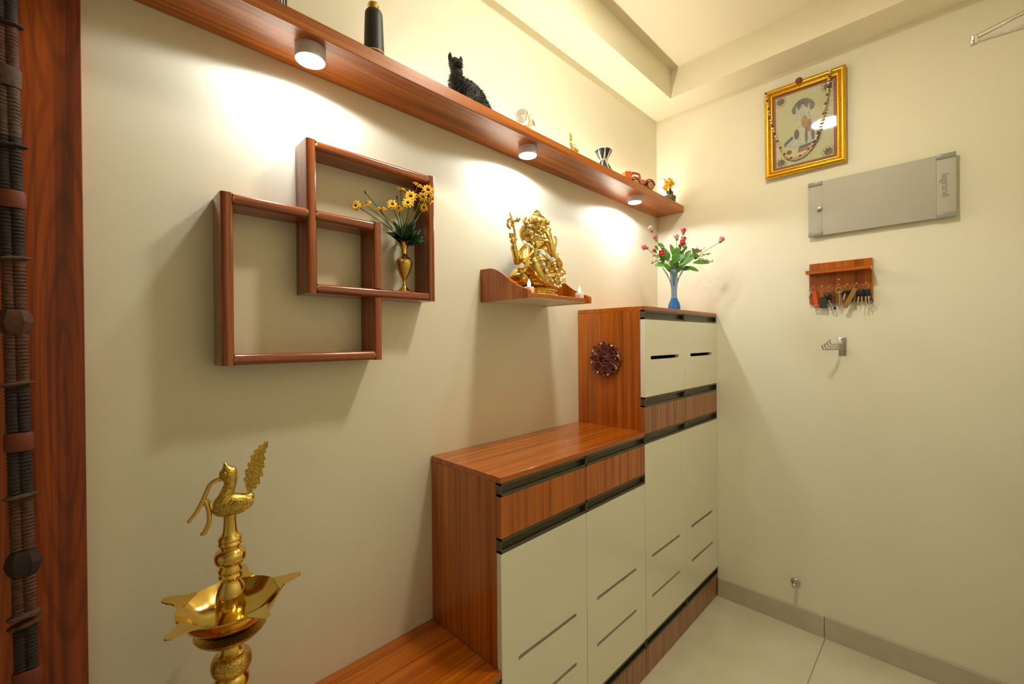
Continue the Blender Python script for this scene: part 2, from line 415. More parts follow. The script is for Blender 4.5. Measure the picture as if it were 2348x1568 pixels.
# ------------------------------------------------------------------ ceiling lamp
t = thing('ceiling_lamp', 'round flush white ceiling lamp in the ceiling tray', 'lamp', (CEIL_LAMP[0], CEIL_LAMP[1], CEIL_LAMP[2] - 0.024))
b = new(); lathe(b, [(0.090, 0), (0.098, 0.004), (0.10, 0.024)], (CEIL_LAMP[0], CEIL_LAMP[1], CEIL_LAMP[2] - 0.024)); obj('housing', b, M['lamp_shell'], t)
b = new(); lathe(b, [(0.084, -0.004), (0.088, -0.0005)], (CEIL_LAMP[0], CEIL_LAMP[1], CEIL_LAMP[2] - 0.024)); obj('diffuser', b, M['ceil_lens'], t)

# ------------------------------------------------------------------ cabinets
DY, CY = -0.3285, -0.3095      # door fronts, carcass front
def c_handle(x0, x1, z0, z1, parent):
    bm = new(); y1 = CY + 0.004; h = z1 - z0; th = 0.0028
    sec = [(DY, z1), (y1, z1), (y1, z0), (DY, z0), (DY, z0 + 0.006), (DY + 0.003, z0 + 0.007), (DY + 0.006, z0 + th + 0.004),
           (y1 - 0.006, z0 + th + 0.002), (y1 - th, z0 + h * 0.45), (y1 - 0.005, z1 - th - 0.002), (DY + 0.008, z1 - th - 0.001), (DY + 0.005, z1 - 0.006), (DY, z1 - 0.006)]
    prism(bm, sec, lambda p: (x0, p[0], p[1]), lambda p: (x1, p[0], p[1]))
    box(bm, (x0, DY, z0), (x0 + 0.0035, y1, z1)); box(bm, (x1 - 0.0035, DY, z0), (x1, y1, z1))
    return obj('handle', bm, M['olive'], parent, angle=30)
def slot_cutter(x0, x1, z, hh=0.0073):
    c = new(); pts = []
    for k in range(9):
        a = math.pi / 2 + math.pi * k / 8; pts.append((x0 + hh + hh * math.cos(a), z + hh * math.sin(a)))
    for k in range(9):
        a = -math.pi / 2 + math.pi * k / 8; pts.append((x1 - hh + hh * math.cos(a), z + hh * math.sin(a)))
    prism(c, pts, lambda p: (p[0], DY - 0.02, p[1]), lambda p: (p[0], CY + 0.012, p[1])); return c
def front(name, x0, x1, z0, z1, mat, parent, slots=(), handle=None):
    bm = new(); box(bm, (x0 + 0.001, DY, z0 + 0.0008), (x1 - 0.001, CY - 0.0005, z1 - 0.0008), 0.0008, 1)
    for s in slots: bm = cut(bm, slot_cutter(*s))
    o = obj(name, bm, mat, parent)
    if handle: c_handle(x0 + 0.0008, x1 - 0.0008, handle[0], handle[1], o)
    return o
def carcass(x0, x1, h, parent, shelves):
    for xa, xb in ((x0, x0 + 0.018), (x1 - 0.018, x1)):
        bm = new(); box(bm, (xa, CY, 0), (xb, -0.001, h - 0.0175), 0.0006, 1); obj('side_panel', bm, M['wood_z'], parent)
    bm = new(); box(bm, (x0 + 0.018, -0.008, 0.02), (x1 - 0.018, -0.002, h - 0.018))
    for z in shelves: box(bm, (x0 + 0.018, CY + 0.02, z - 0.009), (x1 - 0.018, -0.008, z + 0.009))
    xm = (x0 + x1) / 2; box(bm, (xm - 0.009, CY + 0.02, 0.02), (xm + 0.009, -0.008, h - 0.018))
    obj('interior', bm, M['carcass'], parent)
    bm = new(); box(bm, (x0, DY - 0.0005, h - 0.0175), (x1, -0.001, h), 0.0012, 1); obj('top_board', bm, M['wood_x'], parent)
    for xa, xb in ((x0, xm), (xm, x1)):
        bm = new(); box(bm, (xa + 0.001, DY + 0.001, 0), (xb - 0.001, CY, 0.112), 0.0006, 1); obj('plinth', bm, M['wood_brown'], parent)
        c_handle(xa + 0.0008, xb - 0.0008, 0.1125, 0.1505, parent)
H1, H2, H3 = 1.5, 0.9915, 0.4606
# tall unit
X0, X1 = -0.7816, -0.0012; XM = -0.398
t = thing('shoe_cabinet', 'tall teak and ivory shoe cabinet in the corner against the back wall', 'cabinet', ((X0 + X1) / 2, -0.165, 0))
carcass(X0, X1, H1, t, (0.96, 1.11, 0.4))
for xa, xb, sa, sb in ((X0, XM, -0.7286, -0.4605), (XM, X1, -0.3355, -0.0662)):
    front('door', xa, xb, 1.128, 1.447, M['white_lam'], t, [(sa, sb, 1.2882)], (1.447, 1.4825))
    front('drawer', xa, xb, 0.9795, 1.090, M['wood_brown'], t, (), (1.090, 1.128))
    front('door', xa, xb, 0.1505, 0.940, M['white_lam'], t, [(sa, sb, 0.4672), (sa, sb, 0.3025)], (0.940, 0.9795))
# middle unit
X0, X1 = -1.5839, -0.7826; XM = -1.1868
t = thing('shoe_cabinet', 'mid-height teak and ivory shoe cabinet between the tall cabinet and the low bench', 'cabinet', ((X0 + X1) / 2, -0.165, 0))
carcass(X0, X1, H2, t, (0.8, 0.4))
for xa, xb, sa, sb in ((X0, XM, -1.520, -1.2465), (XM, X1, -1.130, -0.8565)):
    front('drawer', xa, xb, 0.8215, 0.938, M['wood_z'], t, (), (0.938, 0.974))
    front('door', xa, xb, 0.1505, 0.782, M['white_lam'], t, [(sa, sb, 0.4635), (sa, sb, 0.302)], (0.782, 0.8215))
# bench
X0, X1 = -2.372, -1.5849; XM = -1.978
t = thing('bench_cabinet', 'low teak bench cabinet left of the stepped shoe cabinets, under the brass oil lamp', 'bench', ((X0 + X1) / 2, -0.165, 0))
carcass(X0, X1, H3, t, (0.3,))
for xa, xb in ((X0, XM), (XM, X1)):
    front('door', xa, xb, 0.1505, 0.405, M['white_lam'], t, (), (0.405, 0.443))

# carved rosette on the side of the tall cabinet
cx, cy, cz = -0.7830, -0.148, 1.280
t = thing('carved_rosette', 'dark red carved wooden flower rosette on the side of the tall cabinet', 'ornament', (cx, cy, cz))
b = new()
ring(b, (cx - 0.008, cy, cz), 0.030, 0.0042, (1, 0, 0), 36)
ring(b, (cx - 0.006, cy, cz), 0.052, 0.0035, (1, 0, 0), 36)
for k in range(8):
    a = 2 * math.pi * k / 8; ca, sa = math.cos(a), math.sin(a)
    P = lambda r, da: (cx - 0.008, cy + r * math.cos(a + da), cz + r * math.sin(a + da))
    tube(b, [P(0.031, -0.30), P(0.050, -0.30), P(0.070, -0.12), P(0.076, 0), P(0.070, 0.12), P(0.050, 0.30), P(0.031, 0.30)], 0.0042, 6, 3)
    tube(b, [P(0.050, 0.39), P(0.066, 0.30), P(0.072, 0.39), P(0.066, 0.48), P(0.050, 0.39)], 0.004, 6, 3)
    tube(b, [P(0.033, 0.0), P(0.046, 0.10), P(0.056, 0.0), P(0.046, -0.10), P(0.033, 0)], 0.003, 6, 3)
obj('petal_scrollwork', b, M['carved'], t)
b = new()
tube(b, [(cx - 0.008, cy + 0.022 * math.cos(a), cz + 0.022 * math.sin(a)) for a in [0.3 + 0.35 * i for i in range(12)]], 0.004, 6)
tube(b, [(cx - 0.009, cy + 0.012, cz + 0.012), (cx - 0.009, cy - 0.006, cz + 0.010), (cx - 0.009, cy - 0.012, cz), (cx - 0.009, cy, cz - 0.004), (cx - 0.009, cy + 0.008, cz - 0.013), (cx - 0.009, cy - 0.010, cz - 0.016)], 0.004, 6, 4)
tube(b, [(cx - 0.009, cy - 0.010, cz + 0.016), (cx - 0.009, cy - 0.018, cz + 0.006), (cx - 0.009, cy - 0.016, cz - 0.008)], 0.003, 6, 4)
obj('centre_motif', b, M['carved'], t)
for k in range(8):
    a = 2 * math.pi * (k + 0.5) / 8 + 0.15
    b = new(); ell(b, (cx - 0.009, cy + 0.068 * math.cos(a), cz + 0.068 * math.sin(a)), (0.004, 0.005, 0.0065), (a, 0, 0), 12, 8); obj('stud', b, M['silver'], t, label='silvery bead stud')
b = new(); lathe(b, [(0.060, 0), (0.060, 0.004)], (cx + 0.0013, cy, cz), 40, mat=Euler((0, R(-90), 0)).to_matrix()); obj('backing', b, M['carved'], t)

# ------------------------------------------------------------------ wall shelf and its lamps
SH0, SH1, SHY = 2.0741, 2.1098, -0.1577
b = new(); box(b, (-3.9, SHY, SH0), (-0.0005, -0.0005, SH1), 0.0012, 1)
tag(obj('wall_shelf', b, M['wood_shelf']), 'long brown teak display shelf high along the left wall', 'shelf')
lamp_labels = ['round white shelf lamp nearest the camera, above the interlocked square shelf',
               'round white shelf lamp above the gold elephant-headed statue, middle of three', 'round white shelf lamp nearest the corner, above the tall cabinet']
for k, x in enumerate((-1.9885, -1.219, -0.4405)):
    y = -0.102; h = 0.030
    t = thing('shelf_lamp', lamp_labels[k], 'lamp', (x, y, SH0 - h), 'round lamps under the wall shelf')
    b = new(); lathe(b, [(0.0310, 0.0006), (0.0335, 0.0), (0.0345, 0.002), (0.0345, 0.013), (0.0340, 0.0136), (0.0345, 0.0142), (0.0345, h - 0.0003)], (x, y, SH0 - h), 48); obj('housing', b, M['lamp_shell'], t)
    b = new(); lathe(b, [(0.0306, -0.0008), (0.0312, 0.0002)], (x, y, SH0 - h), 48); obj('lens', b, M['lens'], t)
    for sx in (-1, 1):
        b = new(); lathe(b, [(0.0016, -0.0018), (0.0016, -0.0006)], (x + sx * 0.0285, y, SH0 - h), 10); obj('screw', b, M['steel'], t)
    ld = bpy.data.lights.new('shelf_lamp_light', 'SPOT'); ld.energy = SPOT_W; ld.color = SPOT_COL; ld.spot_size = R(172); ld.spot_blend = 0.16; ld.shadow_soft_size = 0.022
    lo = bpy.data.objects.new('shelf_lamp_light', ld); COL.objects.link(lo); lo.parent = t; lo.location = (0, 0, -0.003)
# warm LED strip lying along the back of the shelf top
t = thing('led_strip', 'warm LED light strip lying on top of the wall shelf along the wall', 'light strip', (-0.9, -0.014, SH1))
b = new(); box(b, (-1.75, -0.022, SH1 + 0.0003), (-0.05, -0.006, SH1 + 0.006), 0.001, 1); obj('channel', b, M['steel'], t)
b = new(); box(b, (-1.745, -0.020, SH1 + 0.006), (-0.055, -0.008, SH1 + 0.0085)); obj('diffuser', b, M['led'], t)

# ------------------------------------------------------------------ interlocked square wall shelf
t = thing('square_shelf', 'interlocked double square wall shelf of polished red teak holding the brass vase', 'shelf', (-1.893, -0.04, 1.3145))
FD = -0.08; ft = 0.0245
ux0, ux1, uz0, uz1 = -1.9915, -1.615, 1.4865, 1.8685
lx0, lx1, lz0, lz1 = -2.1710, -1.7935, 1.3145, 1.6945
def board(x0, x1, z0, z1, mat, y1=-0.0005):
    tb = bmesh.new(); bmesh.ops.create_cube(tb, size=1.0)
    for v in tb.verts: v.co = Vector(((x0 + x1) / 2 + v.co.x * (x1 - x0), (FD + y1) / 2 + v.co.y * (y1 - FD), (z0 + z1) / 2 + v.co.z * (z1 - z0)))
    long_axis = 2 if (z1 - z0) > (x1 - x0) else 0
    ed = [e for e in tb.edges if all(abs(v.co.y - FD) < 1e-6 for v in e.verts) and abs(e.verts[0].co[long_axis] - e.verts[1].co[long_axis]) > 0.03]
    bmesh.ops.bevel(tb, geom=ed, offset=0.0085, segments=5, affect='EDGES', profile=0.5)
    obj('board', tb, mat, t, angle=30)
board(ux0, ux0 + ft, uz0, uz1, M['frame_z']); board(ux1 - ft, ux1, uz0, uz1, M['frame_z'])
board(ux0 + ft, ux1 - ft, uz1 - ft, uz1, M['frame_x']); board(ux0 + ft, ux1 - ft, uz0, uz0 + ft, M['frame_x'])
board(lx0, lx0 + ft, lz0, lz1, M['frame_z'])
board(lx1 - ft, lx1, lz0, uz0, M['frame_z']); board(lx1 - ft, lx1, uz0 + ft, lz1, M['frame_z'])
board(lx0 + ft, lx1 - ft, lz0, lz0 + ft, M['frame_x'])
board(lx0 + ft, ux0, lz1 - ft, lz1, M['frame_x']); board(ux0 + ft, lx1 - ft, lz1 - ft, lz1, M['frame_x'])
M['putty'] = plain('ochre_wood_filler', srgb(150, 104, 40), rough=0.6, var=0.2, scale=200)
for (jx, jz) in ((ux0 + ft, uz1 - ft * .55), (ux0 + ft, uz0 + ft * .55), (lx0 + ft, lz1 - ft * .5), (lx0 + ft, lz0 + ft * .5), (ux1 - ft, uz1 - ft * .5), (lx1 - ft, lz0 + ft * .5), (ux0, lz1 - ft * .5), (ux0 + ft, lz1 - ft * .5)):
    b = new(); ell(b, (jx, FD + 0.0035, jz), (0.0042, 0.0042, 0.0085), (0, 0.3, 0), 12, 8); obj('joint_filler', b, M['putty'], t)

# ------------------------------------------------------------------ small statue shelf
t = thing('statue_shelf', 'small teak wall shelf with curved side panels carrying the gold statue', 'shelf', (-1.189, -0.115, 1.5049))
GX0, GX1 = -1.366, -1.012
prof = [(-0.0005, 1.6210), (-0.055, 1.6195), (-0.080, 1.612), (-0.103, 1.601), (-0.1255, 1.587), (-0.1455, 1.572), (-0.166, 1.559), (-0.186, 1.5475), (-0.2025, 1.540), (-0.2187, 1.535), (-0.2287, 1.5325), (-0.2335, 1.528), (-0.2345, 1.520), (-0.2345, 1.5035), (-0.0005, 1.5035)]
for xa, xb in ((GX0, GX0 + 0.016), (GX1 - 0.016, GX1)):
    b = new(); prism(b, prof, lambda p: (xa, p[0], p[1]), lambda p: (xb, p[0], p[1])); obj('side_panel', b, M['wood_z'], t, angle=25)
b = new(); box(b, (GX0 + 0.016, -0.224, 1.507), (GX1 - 0.016, -0.0005, 1.521), 0.0008, 1); obj('base_board', b, M['wood_x'], t)
b = new(); box(b, (GX0 + 0.016, -0.2225, 1.5049), (GX1 - 0.016, -0.0005, 1.507)); obj('underside', b, M['white_under'], t, label='white laminate underside')
b = new(); box(b, (GX0 + 0.016, -0.014, 1.521), (GX1 - 0.016, -0.0005, 1.603), 0.0008, 1); obj('back_panel', b, M['wood_x'], t)

# ------------------------------------------------------------------ brass flower vase in the square shelf
vx, vy, vz = -1.7065, -0.0495, uz0 + ft
t = thing('brass_vase', 'small engraved brass vase standing in the upper square of the wall shelf', 'vase', (vx, vy, vz))
b = new(); lathe(b, [(0.0205, 0), (0.0205, 0.0015), (0.0165, 0.006), (0.0085, 0.013), (0.0048, 0.022), (0.0040, 0.030), (0.0072, 0.0312), (0.0072, 0.0328), (0.0040, 0.034)], (vx, vy, vz)); obj('foot', b, M['brass'], t)
b = new(); lathe(b, [(0.0040, 0.034), (0.0075, 0.041), (0.0140, 0.052), (0.0200, 0.066), (0.0236, 0.080), (0.0240, 0.088), (0.0225, 0.094)], (vx, vy, vz)); obj('belly', b, M['brass_eng'], t)
b = new(); lathe(b, [(0.0225, 0.094), (0.0185, 0.0995), (0.0120, 0.106), (0.0090, 0.114), (0.0086, 0.124), (0.0100, 0.132), (0.0145, 0.1395), (0.0265, 0.1465), (0.0250, 0.1452), (0.0125, 0.1375), (0.0072, 0.122)], (vx, vy, vz),
             fn=lambda a, r, z, i: (r * (1 + (0.10 * math.cos(6 * a) if i in (7, 8) else 0)), z + (0.003 * math.cos(6 * a) if i in (7, 8) else 0))); obj('neck', b, M['brass'], t)

def blossom_daisy(root, c, nrm, size, k):
    nrm = Vector(nrm).normalized(); u = nrm.orthogonal().normalized(); v = nrm.cross(u); c = Vector(c)
    bm = new(); n = 11
    for j in range(n):
        a = 2 * math.pi * (j + random.uniform(-.15, .15)) / n; d = u * math.cos(a) + v * math.sin(a)
        leaf(bm, c + d * size * 0.12, d + nrm * random.uniform(0.15, 0.4), nrm, size * random.uniform(0.80, 0.98), size * 0.36, bend=0.22, thick=0.0004, n=4)
    for j in range(n):
        a = 2 * math.pi * (j + 0.5) / n; d = u * math.cos(a) + v * math.sin(a)
        leaf(bm, c + d * size * 0.10 + nrm * 0.0012, d + nrm * 0.55, nrm, size * 0.62, size * 0.30, bend=0.2, thick=0.0004, n=4)
    o = obj('blossom', bm, M['daisy'], root)
    bm = new(); ell(bm, c + nrm * size * 0.14, (size * 0.26,) * 3, (0, 0, 0), 12, 8); obj('flower_eye', bm, M['daisy_eye'], o, label='dark brown flower eye')
    return o
DC = Vector((vx, vy, vz + 0.138))
t = thing('daisy_bouquet', 'artificial orange yellow daisies with dark green leaves in the brass vase', 'flowers', (vx, vy, vz + 0.1455))
CAMD = Vector((-0.52, -0.85, -0.05))
daisies = [((-1.8614, -0.07, 1.7294), (-0.9, -0.5, 0.1), 0.0155), ((-1.8268, -0.06, 1.7449), (-0.55, -0.35, 0.65), 0.0145), ((-1.7886, -0.07, 1.7357), (-0.2, -0.35, 0.9), 0.016), ((-1.7605, -0.08, 1.7524), (-0.35, -0.9, 0.25), 0.0165), ((-1.7276, -0.07, 1.8054), (-0.1, -0.45, 0.9), 0.016), ((-1.7291, -0.06, 1.7517), (-0.3, -0.8, 0.5), 0.014), ((-1.7069, -0.09, 1.7848), (-0.45, -0.85, 0.3), 0.02), ((-1.7228, -0.1, 1.7596), (-0.45, -0.8, 0.4), 0.018), ((-1.6762, -0.08, 1.8277), (0.1, -0.6, 0.8), 0.0165), ((-1.6613, -0.11, 1.8088), (-0.4, -0.85, 0.3), 0.0195), ((-1.6672, -0.09, 1.7927), (-0.2, -0.95, 0.2), 0.0165), ((-1.6527, -0.115, 1.785), (0.5, -0.7, -0.3), 0.0165), ((-1.6664, -0.095, 1.7607), (-0.3, -0.9, -0.2), 0.014)]
for k, (c, nrm, sz) in enumerate(daisies):
    c = Vector(c); n_ = Vector(nrm).normalized(); bm = new()
    mid = DC + (c - DC) * 0.5 + Vector((0, 0, 0.012))
    tube(bm, [DC + Vector((random.uniform(-.004, .004), random.uniform(-.004, .004), -0.03)), DC + Vector((random.uniform(-.005, .005), random.uniform(-.005, .005), 0.01)), mid, c - n_ * 0.007, c], [0.0012, 0.0012, 0.0012, 0.0012, 0.0022], 6, 4)
    obj('stem', bm, M['stem'] if k % 3 else M['stem_dk'], t)
    blossom_daisy(t, c, nrm, sz, k)
for c in ((-1.8313, -.060, 1.7748), (-1.7284, -.050, 1.7871)):
    c = Vector(c); bm = new(); tube(bm, [DC + Vector((0, 0, -.02)), DC + (c - DC) * 0.5 + Vector((0, 0, .006)), c], [.0011, .0011, .0009], 6, 4); ell(bm, c, (.0022, .0022, .006), (0, R(-20), 0), 8, 6); obj('bud', bm, M['stem_dk'], t)
lv = [((-1, -.3, .75), .046), ((-.75, -.7, .5), .042), ((.9, -.5, .5), .044), ((.5, -.85, .55), .044), ((-.2, -1, .8), .046), ((.1, -.7, 1.1), .055), ((-.5, -.3, 1.1), .055), ((.8, -.3, .9), .05), ((-.8, .1, .6), .035), ((.3, .25, 1), .045), ((-.2, -.9, .2), .034), ((.45, -.8, .1), .034), ((-.6, -.75, .15), .034), ((0.9, -.6, .1), .032), ((.1, -.6, .5), .04), ((-.1, -.4, .9), .045), ((.35, -.7, .9), .05), ((-.35, -.8, .7), .046), ((.75, -.6, .35), .038), ((-.85, -.45, .35), .036)]
bm = new()
for d, L in lv:
    d = Vector(d); leaf(bm, DC + Vector((d.x * .006, d.y * .006, random.uniform(-.002, .012))), d, Vector((-d.x * .4 - .3, -.9, .8)), L * 1.3, .027, bend=.22, thick=.0004, n=5)
obj('foliage', bm, M['green_dk'], t)

# ------------------------------------------------------------------ gold statue and its surroundings
gx, gy, gz = -1.195, -0.108, 1.521
t = thing('gold_statue', 'gold seated elephant-headed statue with four arms on the small shelf', 'statue', (gx, gy, gz))
G = lambda x, y, z: (gx + x, gy + y, gz + z)
b = new()
def ovl(a, r, z, i): return (r * (1 - 0.14 * abs(math.sin(a))), z)
lathe(b, [(0.098, 0), (0.102, 0.004), (0.100, 0.010), (0.088, 0.0155), (0.088, 0.017)], G(0, 0, 0), 48, fn=ovl); obj('plinth', b, M['gold'], t)
b = new(); lathe(b, [(0.088, 0.017), (0.093, 0.022), (0.094, 0.028), (0.086, 0.035), (0.080, 0.038)], G(0, 0, 0), 96, fn=lambda a, r, z, i: (r * (1 - 0.14 * abs(math.sin(a))) * (1 + (0.035 * math.cos(28 * a) if i in (1, 2) else 0)), z)); obj('lotus_base', b, M['gold'], t)
b = new(); tube(b, [G(-0.07, -0.055, 0.046), G(-0.02, -0.072, 0.046), G(0.05, -0.060, 0.046)], [0.0085, 0.0095, 0.0085], 14); obj('bolster', b, M['gold'], t)
# body: one continuous surface
b = new()
ell(b, G(0, 0.005, 0.085), (0.060, 0.045, 0.052)); ell(b, G(0.0, -0.022, 0.128), (0.052, 0.047, 0.047)); ell(b, G(0, 0.0, 0.172), (0.052, 0.036, 0.034))
ell(b, G(0, -0.012, 0.190), (0.030, 0.028, 0.028))
ell(b, G(0, -0.022, 0.228), (0.038, 0.038, 0.042)); ell(b, G(0, -0.045, 0.212), (0.025, 0.025, 0.030)); ell(b, G(-0.018, -0.042, 0.205), 0.014); ell(b, G(0.018, -0.042, 0.205), 0.014)
ell(b, G(-0.013, -0.055, 0.240), 0.016); ell(b, G(0.013, -0.055, 0.240), 0.016)
tube(b, [G(0, -0.056, 0.230), G(0, -0.070, 0.205), G(0.002, -0.078, 0.178), G(0.010, -0.080, 0.155), G(0.026, -0.080, 0.146), G(0.036, -0.078, 0.155), G(0.034, -0.078, 0.165)], [0.021, 0.018, 0.0145, 0.012, 0.010, 0.009, 0.006], 14, 4)
tube(b, [G(-0.018, -0.060, 0.205), G(-0.021, -0.078, 0.196), G(-0.020, -0.086, 0.196)], [0.006, 0.005, 0.002], 8, 3)
tube(b, [G(0.018, -0.060, 0.205), G(0.024, -0.074, 0.200)], [0.006, 0.004], 8)
# rear arms
tube(b, [G(-0.045, 0.0, 0.180), G(-0.080, 0.004, 0.142), G(-0.088, 0.0, 0.126), G(-0.104, -0.004, 0.152), G(-0.116, -0.004, 0.180)], [0.019, 0.018, 0.0165, 0.0125, 0.010], 14, 4)
tube(b, [G(0.045, 0.0, 0.180), G(0.078, 0.004, 0.146), G(0.086, 0.0, 0.134), G(0.098, -0.004, 0.160), G(0.100, -0.006, 0.180)], [0.019, 0.018, 0.0165, 0.0125, 0.010], 14, 4)
# front arms
tube(b, [G(-0.045, -0.010, 0.170), G(-0.078, -0.034, 0.128), G(-0.084, -0.050, 0.122), G(-0.082, -0.072, 0.140), G(-0.080, -0.078, 0.158)], [0.019, 0.018, 0.016, 0.013, 0.010], 14, 4)
tube(b, [G(0.045, -0.010, 0.170), G(0.094, -0.016, 0.130), G(0.100, -0.028, 0.122), G(0.070, -0.064, 0.128), G(0.045, -0.078, 0.136)], [0.019, 0.020, 0.019, 0.013, 0.010], 14, 4)
# hands: palms and fingers
def hand(c, up, side, nrm, s=1.0, thumb=1):
    c = Vector(c); up = Vector(up).normalized(); side = Vector(side).normalized(); nrm = Vector(nrm).normalized()
    ell(b, c, (0.0105 * s, 0.0075 * s, 0.0125 * s), tuple(Matrix((side, nrm, up)).transposed().to_euler()))
    for k, (o, L) in enumerate(((-0.0078, .019), (-0.0026, .0225), (0.0026, .0215), (0.0078, .017))):
        p = c + side * o * s + up * 0.008 * s
        tube(b, [p, p + up * L * .55 * s + side * o * .15 * s, p + up * L * s + nrm * 0.002 * s + side * o * .25 * s], [0.0033 * s, 0.0031 * s, 0.0022 * s], 8)
    p = c + side * 0.009 * thumb * s - up * 0.002 * s
    tube(b, [p, p + side * 0.008 * thumb * s + up * 0.006 * s, p + side * 0.009 * thumb * s + up * 0.013 * s], [0.0038 * s, 0.0034 * s, 0.0024 * s], 8)
hand(G(-0.120, -0.006, 0.194), (-0.1, 0, 1), (0.8, -0.6, 0), (-0.6, -0.8, 0), 0.95)
hand(G(0.101, -0.008, 0.194), (0, 0, 1), (0.8, -0.6, 0), (-0.6, -0.8, 0), 0.9, -1)
hand(G(-0.080, -0.082, 0.172), (0, -0.1, 1), (0.75, -0.65, 0), (-0.65, -0.75, 0), 1.25)
ell(b, G(0.030, -0.082, 0.138), (0.018, 0.014, 0.008))
# legs: right knee raised, left folded flat
tube(b, [G(-0.030, -0.010, 0.085), G(-0.066, -0.052, 0.106), G(-0.078, -0.070, 0.104), G(-0.066, -0.078, 0.074), G(-0.044, -0.080, 0.056)], [0.030, 0.029, 0.026, 0.021, 0.016], 16, 4)
tube(b, [G(-0.044, -0.080, 0.054), G(-0.024, -0.088, 0.050), G(-0.006, -0.090, 0.048)], [0.014, 0.013, 0.008], 12, 2)
tube(b, [G(0.030, -0.005, 0.080), G(0.075, -0.036, 0.082), G(0.094, -0.046, 0.078), G(0.070, -0.068, 0.064), G(0.030, -0.080, 0.058), G(0.010, -0.084, 0.057)], [0.030, 0.028, 0.024, 0.019, 0.015, 0.009], 16, 4)
ell(b, G(-0.078, -0.005, 0.070), (0.034, 0.042, 0.034), (0, 0.2, 0.3)); ell(b, G(0.070, 0.0, 0.066), (0.032, 0.036, 0.030))
ell(b, G(0, 0.0, 0.045), (0.082, 0.062, 0.014))
b = remesh(b, 0.0028, 2)
obj('body', b, M['gold'], t, angle=80)
# ears
def ear(sx):
    pts = [(0.026, 0.262), (0.046, 0.268), (0.066, 0.258), (0.074, 0.238), (0.070, 0.214), (0.058, 0.194), (0.044, 0.184), (0.034, 0.192), (0.028, 0.212)]
    bm = new(); n = len(pts); ctr = (0.046, 0.225)
    lay = []
    for s_, y in ((1.0, -0.018), (1.0, -0.012)):
        lay.append([bm.verts.new(G(sx * p[0], y + 0.022 * ((p[0] - 0.03) / 0.05), p[1])) for p in pts])
    cf = bm.verts.new(G(sx * ctr[0], -0.003, ctr[1])); cb = bm.verts.new(G(sx * ctr[0], 0.006, ctr[1]))
    for k in range(n):
        k2 = (k + 1) % n
        bm.faces.new((lay[0][k], lay[0][k2], cf)); bm.faces.new((lay[1][k2], lay[1][k], cb)); bm.faces.new((lay[0][k2], lay[0][k], lay[1][k], lay[1][k2]))
    bmesh.ops.subdivide_edges(bm, edges=list(bm.edges), cuts=2, use_grid_fill=True, smooth=0.3)
    return obj('ear', bm, M['gold'], t, angle=60)
ear(-1); ear(1)
# crown
b = new()
lathe(b, [(0.040, 0.248), (0.0445, 0.252), (0.0455, 0.258), (0.0425, 0.261), (0.0420, 0.268), (0.0445, 0.270), (0.0435, 0.276), (0.038, 0.288), (0.030, 0.297), (0.022, 0.300), (0.0225, 0.303), (0.0185, 0.306), (0.017, 0.309), (0.0175, 0.312), (0.0125, 0.315), (0.0130, 0.318), (0.0085, 0.322), (0.004, 0.325)], G(0, -0.012, 0), 40,
      fn=lambda a, r, z, i: (r * (1 + (0.03 * math.cos(18 * a) if 3 < i < 8 else 0)), z))
for k in range(9):
    a = -math.pi / 2 + (k - 4) * 0.42
    ell(b, G(0.046 * math.cos(a), -0.012 + 0.046 * math.sin(a), 0.272 + 0.006 * (k % 2 == 0)), (0.006, 0.006, 0.009), (0, 0, 0), 10, 8)
for sx in (-1, 1):
    ring(b, G(sx * 0.047, -0.006, 0.274), 0.012, 0.0035, (0.2, 1, 0), 18); ell(b, G(sx * 0.047, -0.008, 0.274), (0.008, 0.004, 0.008))
    for k in range(7): a = k * 0.5 - 0.2; ell(b, G(sx * (0.047 + 0.015 * math.cos(a)), -0.006, 0.274 + 0.015 * math.sin(a)), 0.0042, (0, 0, 0), 8, 6)
obj('crown', b, M['gold'], t)
# axe and noose held in the rear hands
b = new(); tube(b, [G(-0.116, -0.016, 0.168), G(-0.114, -0.014, 0.21), G(-0.120, -0.012, 0.245), G(-0.126, -0.012, 0.262)], [0.0032, 0.0042, 0.0045, 0.004], 10, 3)
tube(b, [G(-0.126 - 0.0165 * math.cos(a) * 0.72, -0.012 + 0.0165 * math.cos(a) * 0.69, 0.252 + 0.019 * math.sin(a)) for a in [R(q) for q in range(-75, 66, 14)]], [0.004, 0.0045, 0.005, 0.0052, 0.0054, 0.0054, 0.0054, 0.005, 0.0046, 0.004, 0.0036], 10)
tube(b, [G(-0.126, -0.013, 0.258), G(-0.113, -0.026, 0.262)], 0.0045, 8); ell(b, G(-0.113, -0.026, 0.264), (0.0085, 0.0085, 0.0085), (0, 0, 0), 12, 8); ell(b, G(-0.108, -0.031, 0.268), 0.0045, (0, 0, 0), 10, 8)
tube(b, [G(-0.126, -0.012, 0.258), G(-0.130, -0.010, 0.275), G(-0.136, -0.008, 0.292)], [0.006, 0.004, 0.0012], 8); ell(b, G(-0.126, -0.014, 0.258), (0.010, 0.010, 0.007)); ell(b, G(-0.127, -0.012, 0.246), 0.006)
obj('axe', b, M['gold'], t)
b = new(); tube(b, [G(0.100, -0.018, 0.19), G(0.090, -0.018, 0.213), G(0.094, -0.016, 0.232), G(0.108, -0.014, 0.245), G(0.114, -0.014, 0.228), G(0.106, -0.016, 0.205), G(0.100, -0.018, 0.188)], 0.0036, 8, 4)
tube(b, [G(0.106, -0.014, 0.242), G(0.110, -0.014, 0.256)], [0.004, 0.001], 8); obj('noose', b, M['gold'], t)
b = new(); ring(b, G(0.098, -0.05, 0.098), 0.014, 0.0042, (0.7, 0.7, 0.1), 22); obj('tail_curl', b, M['gold'], t)
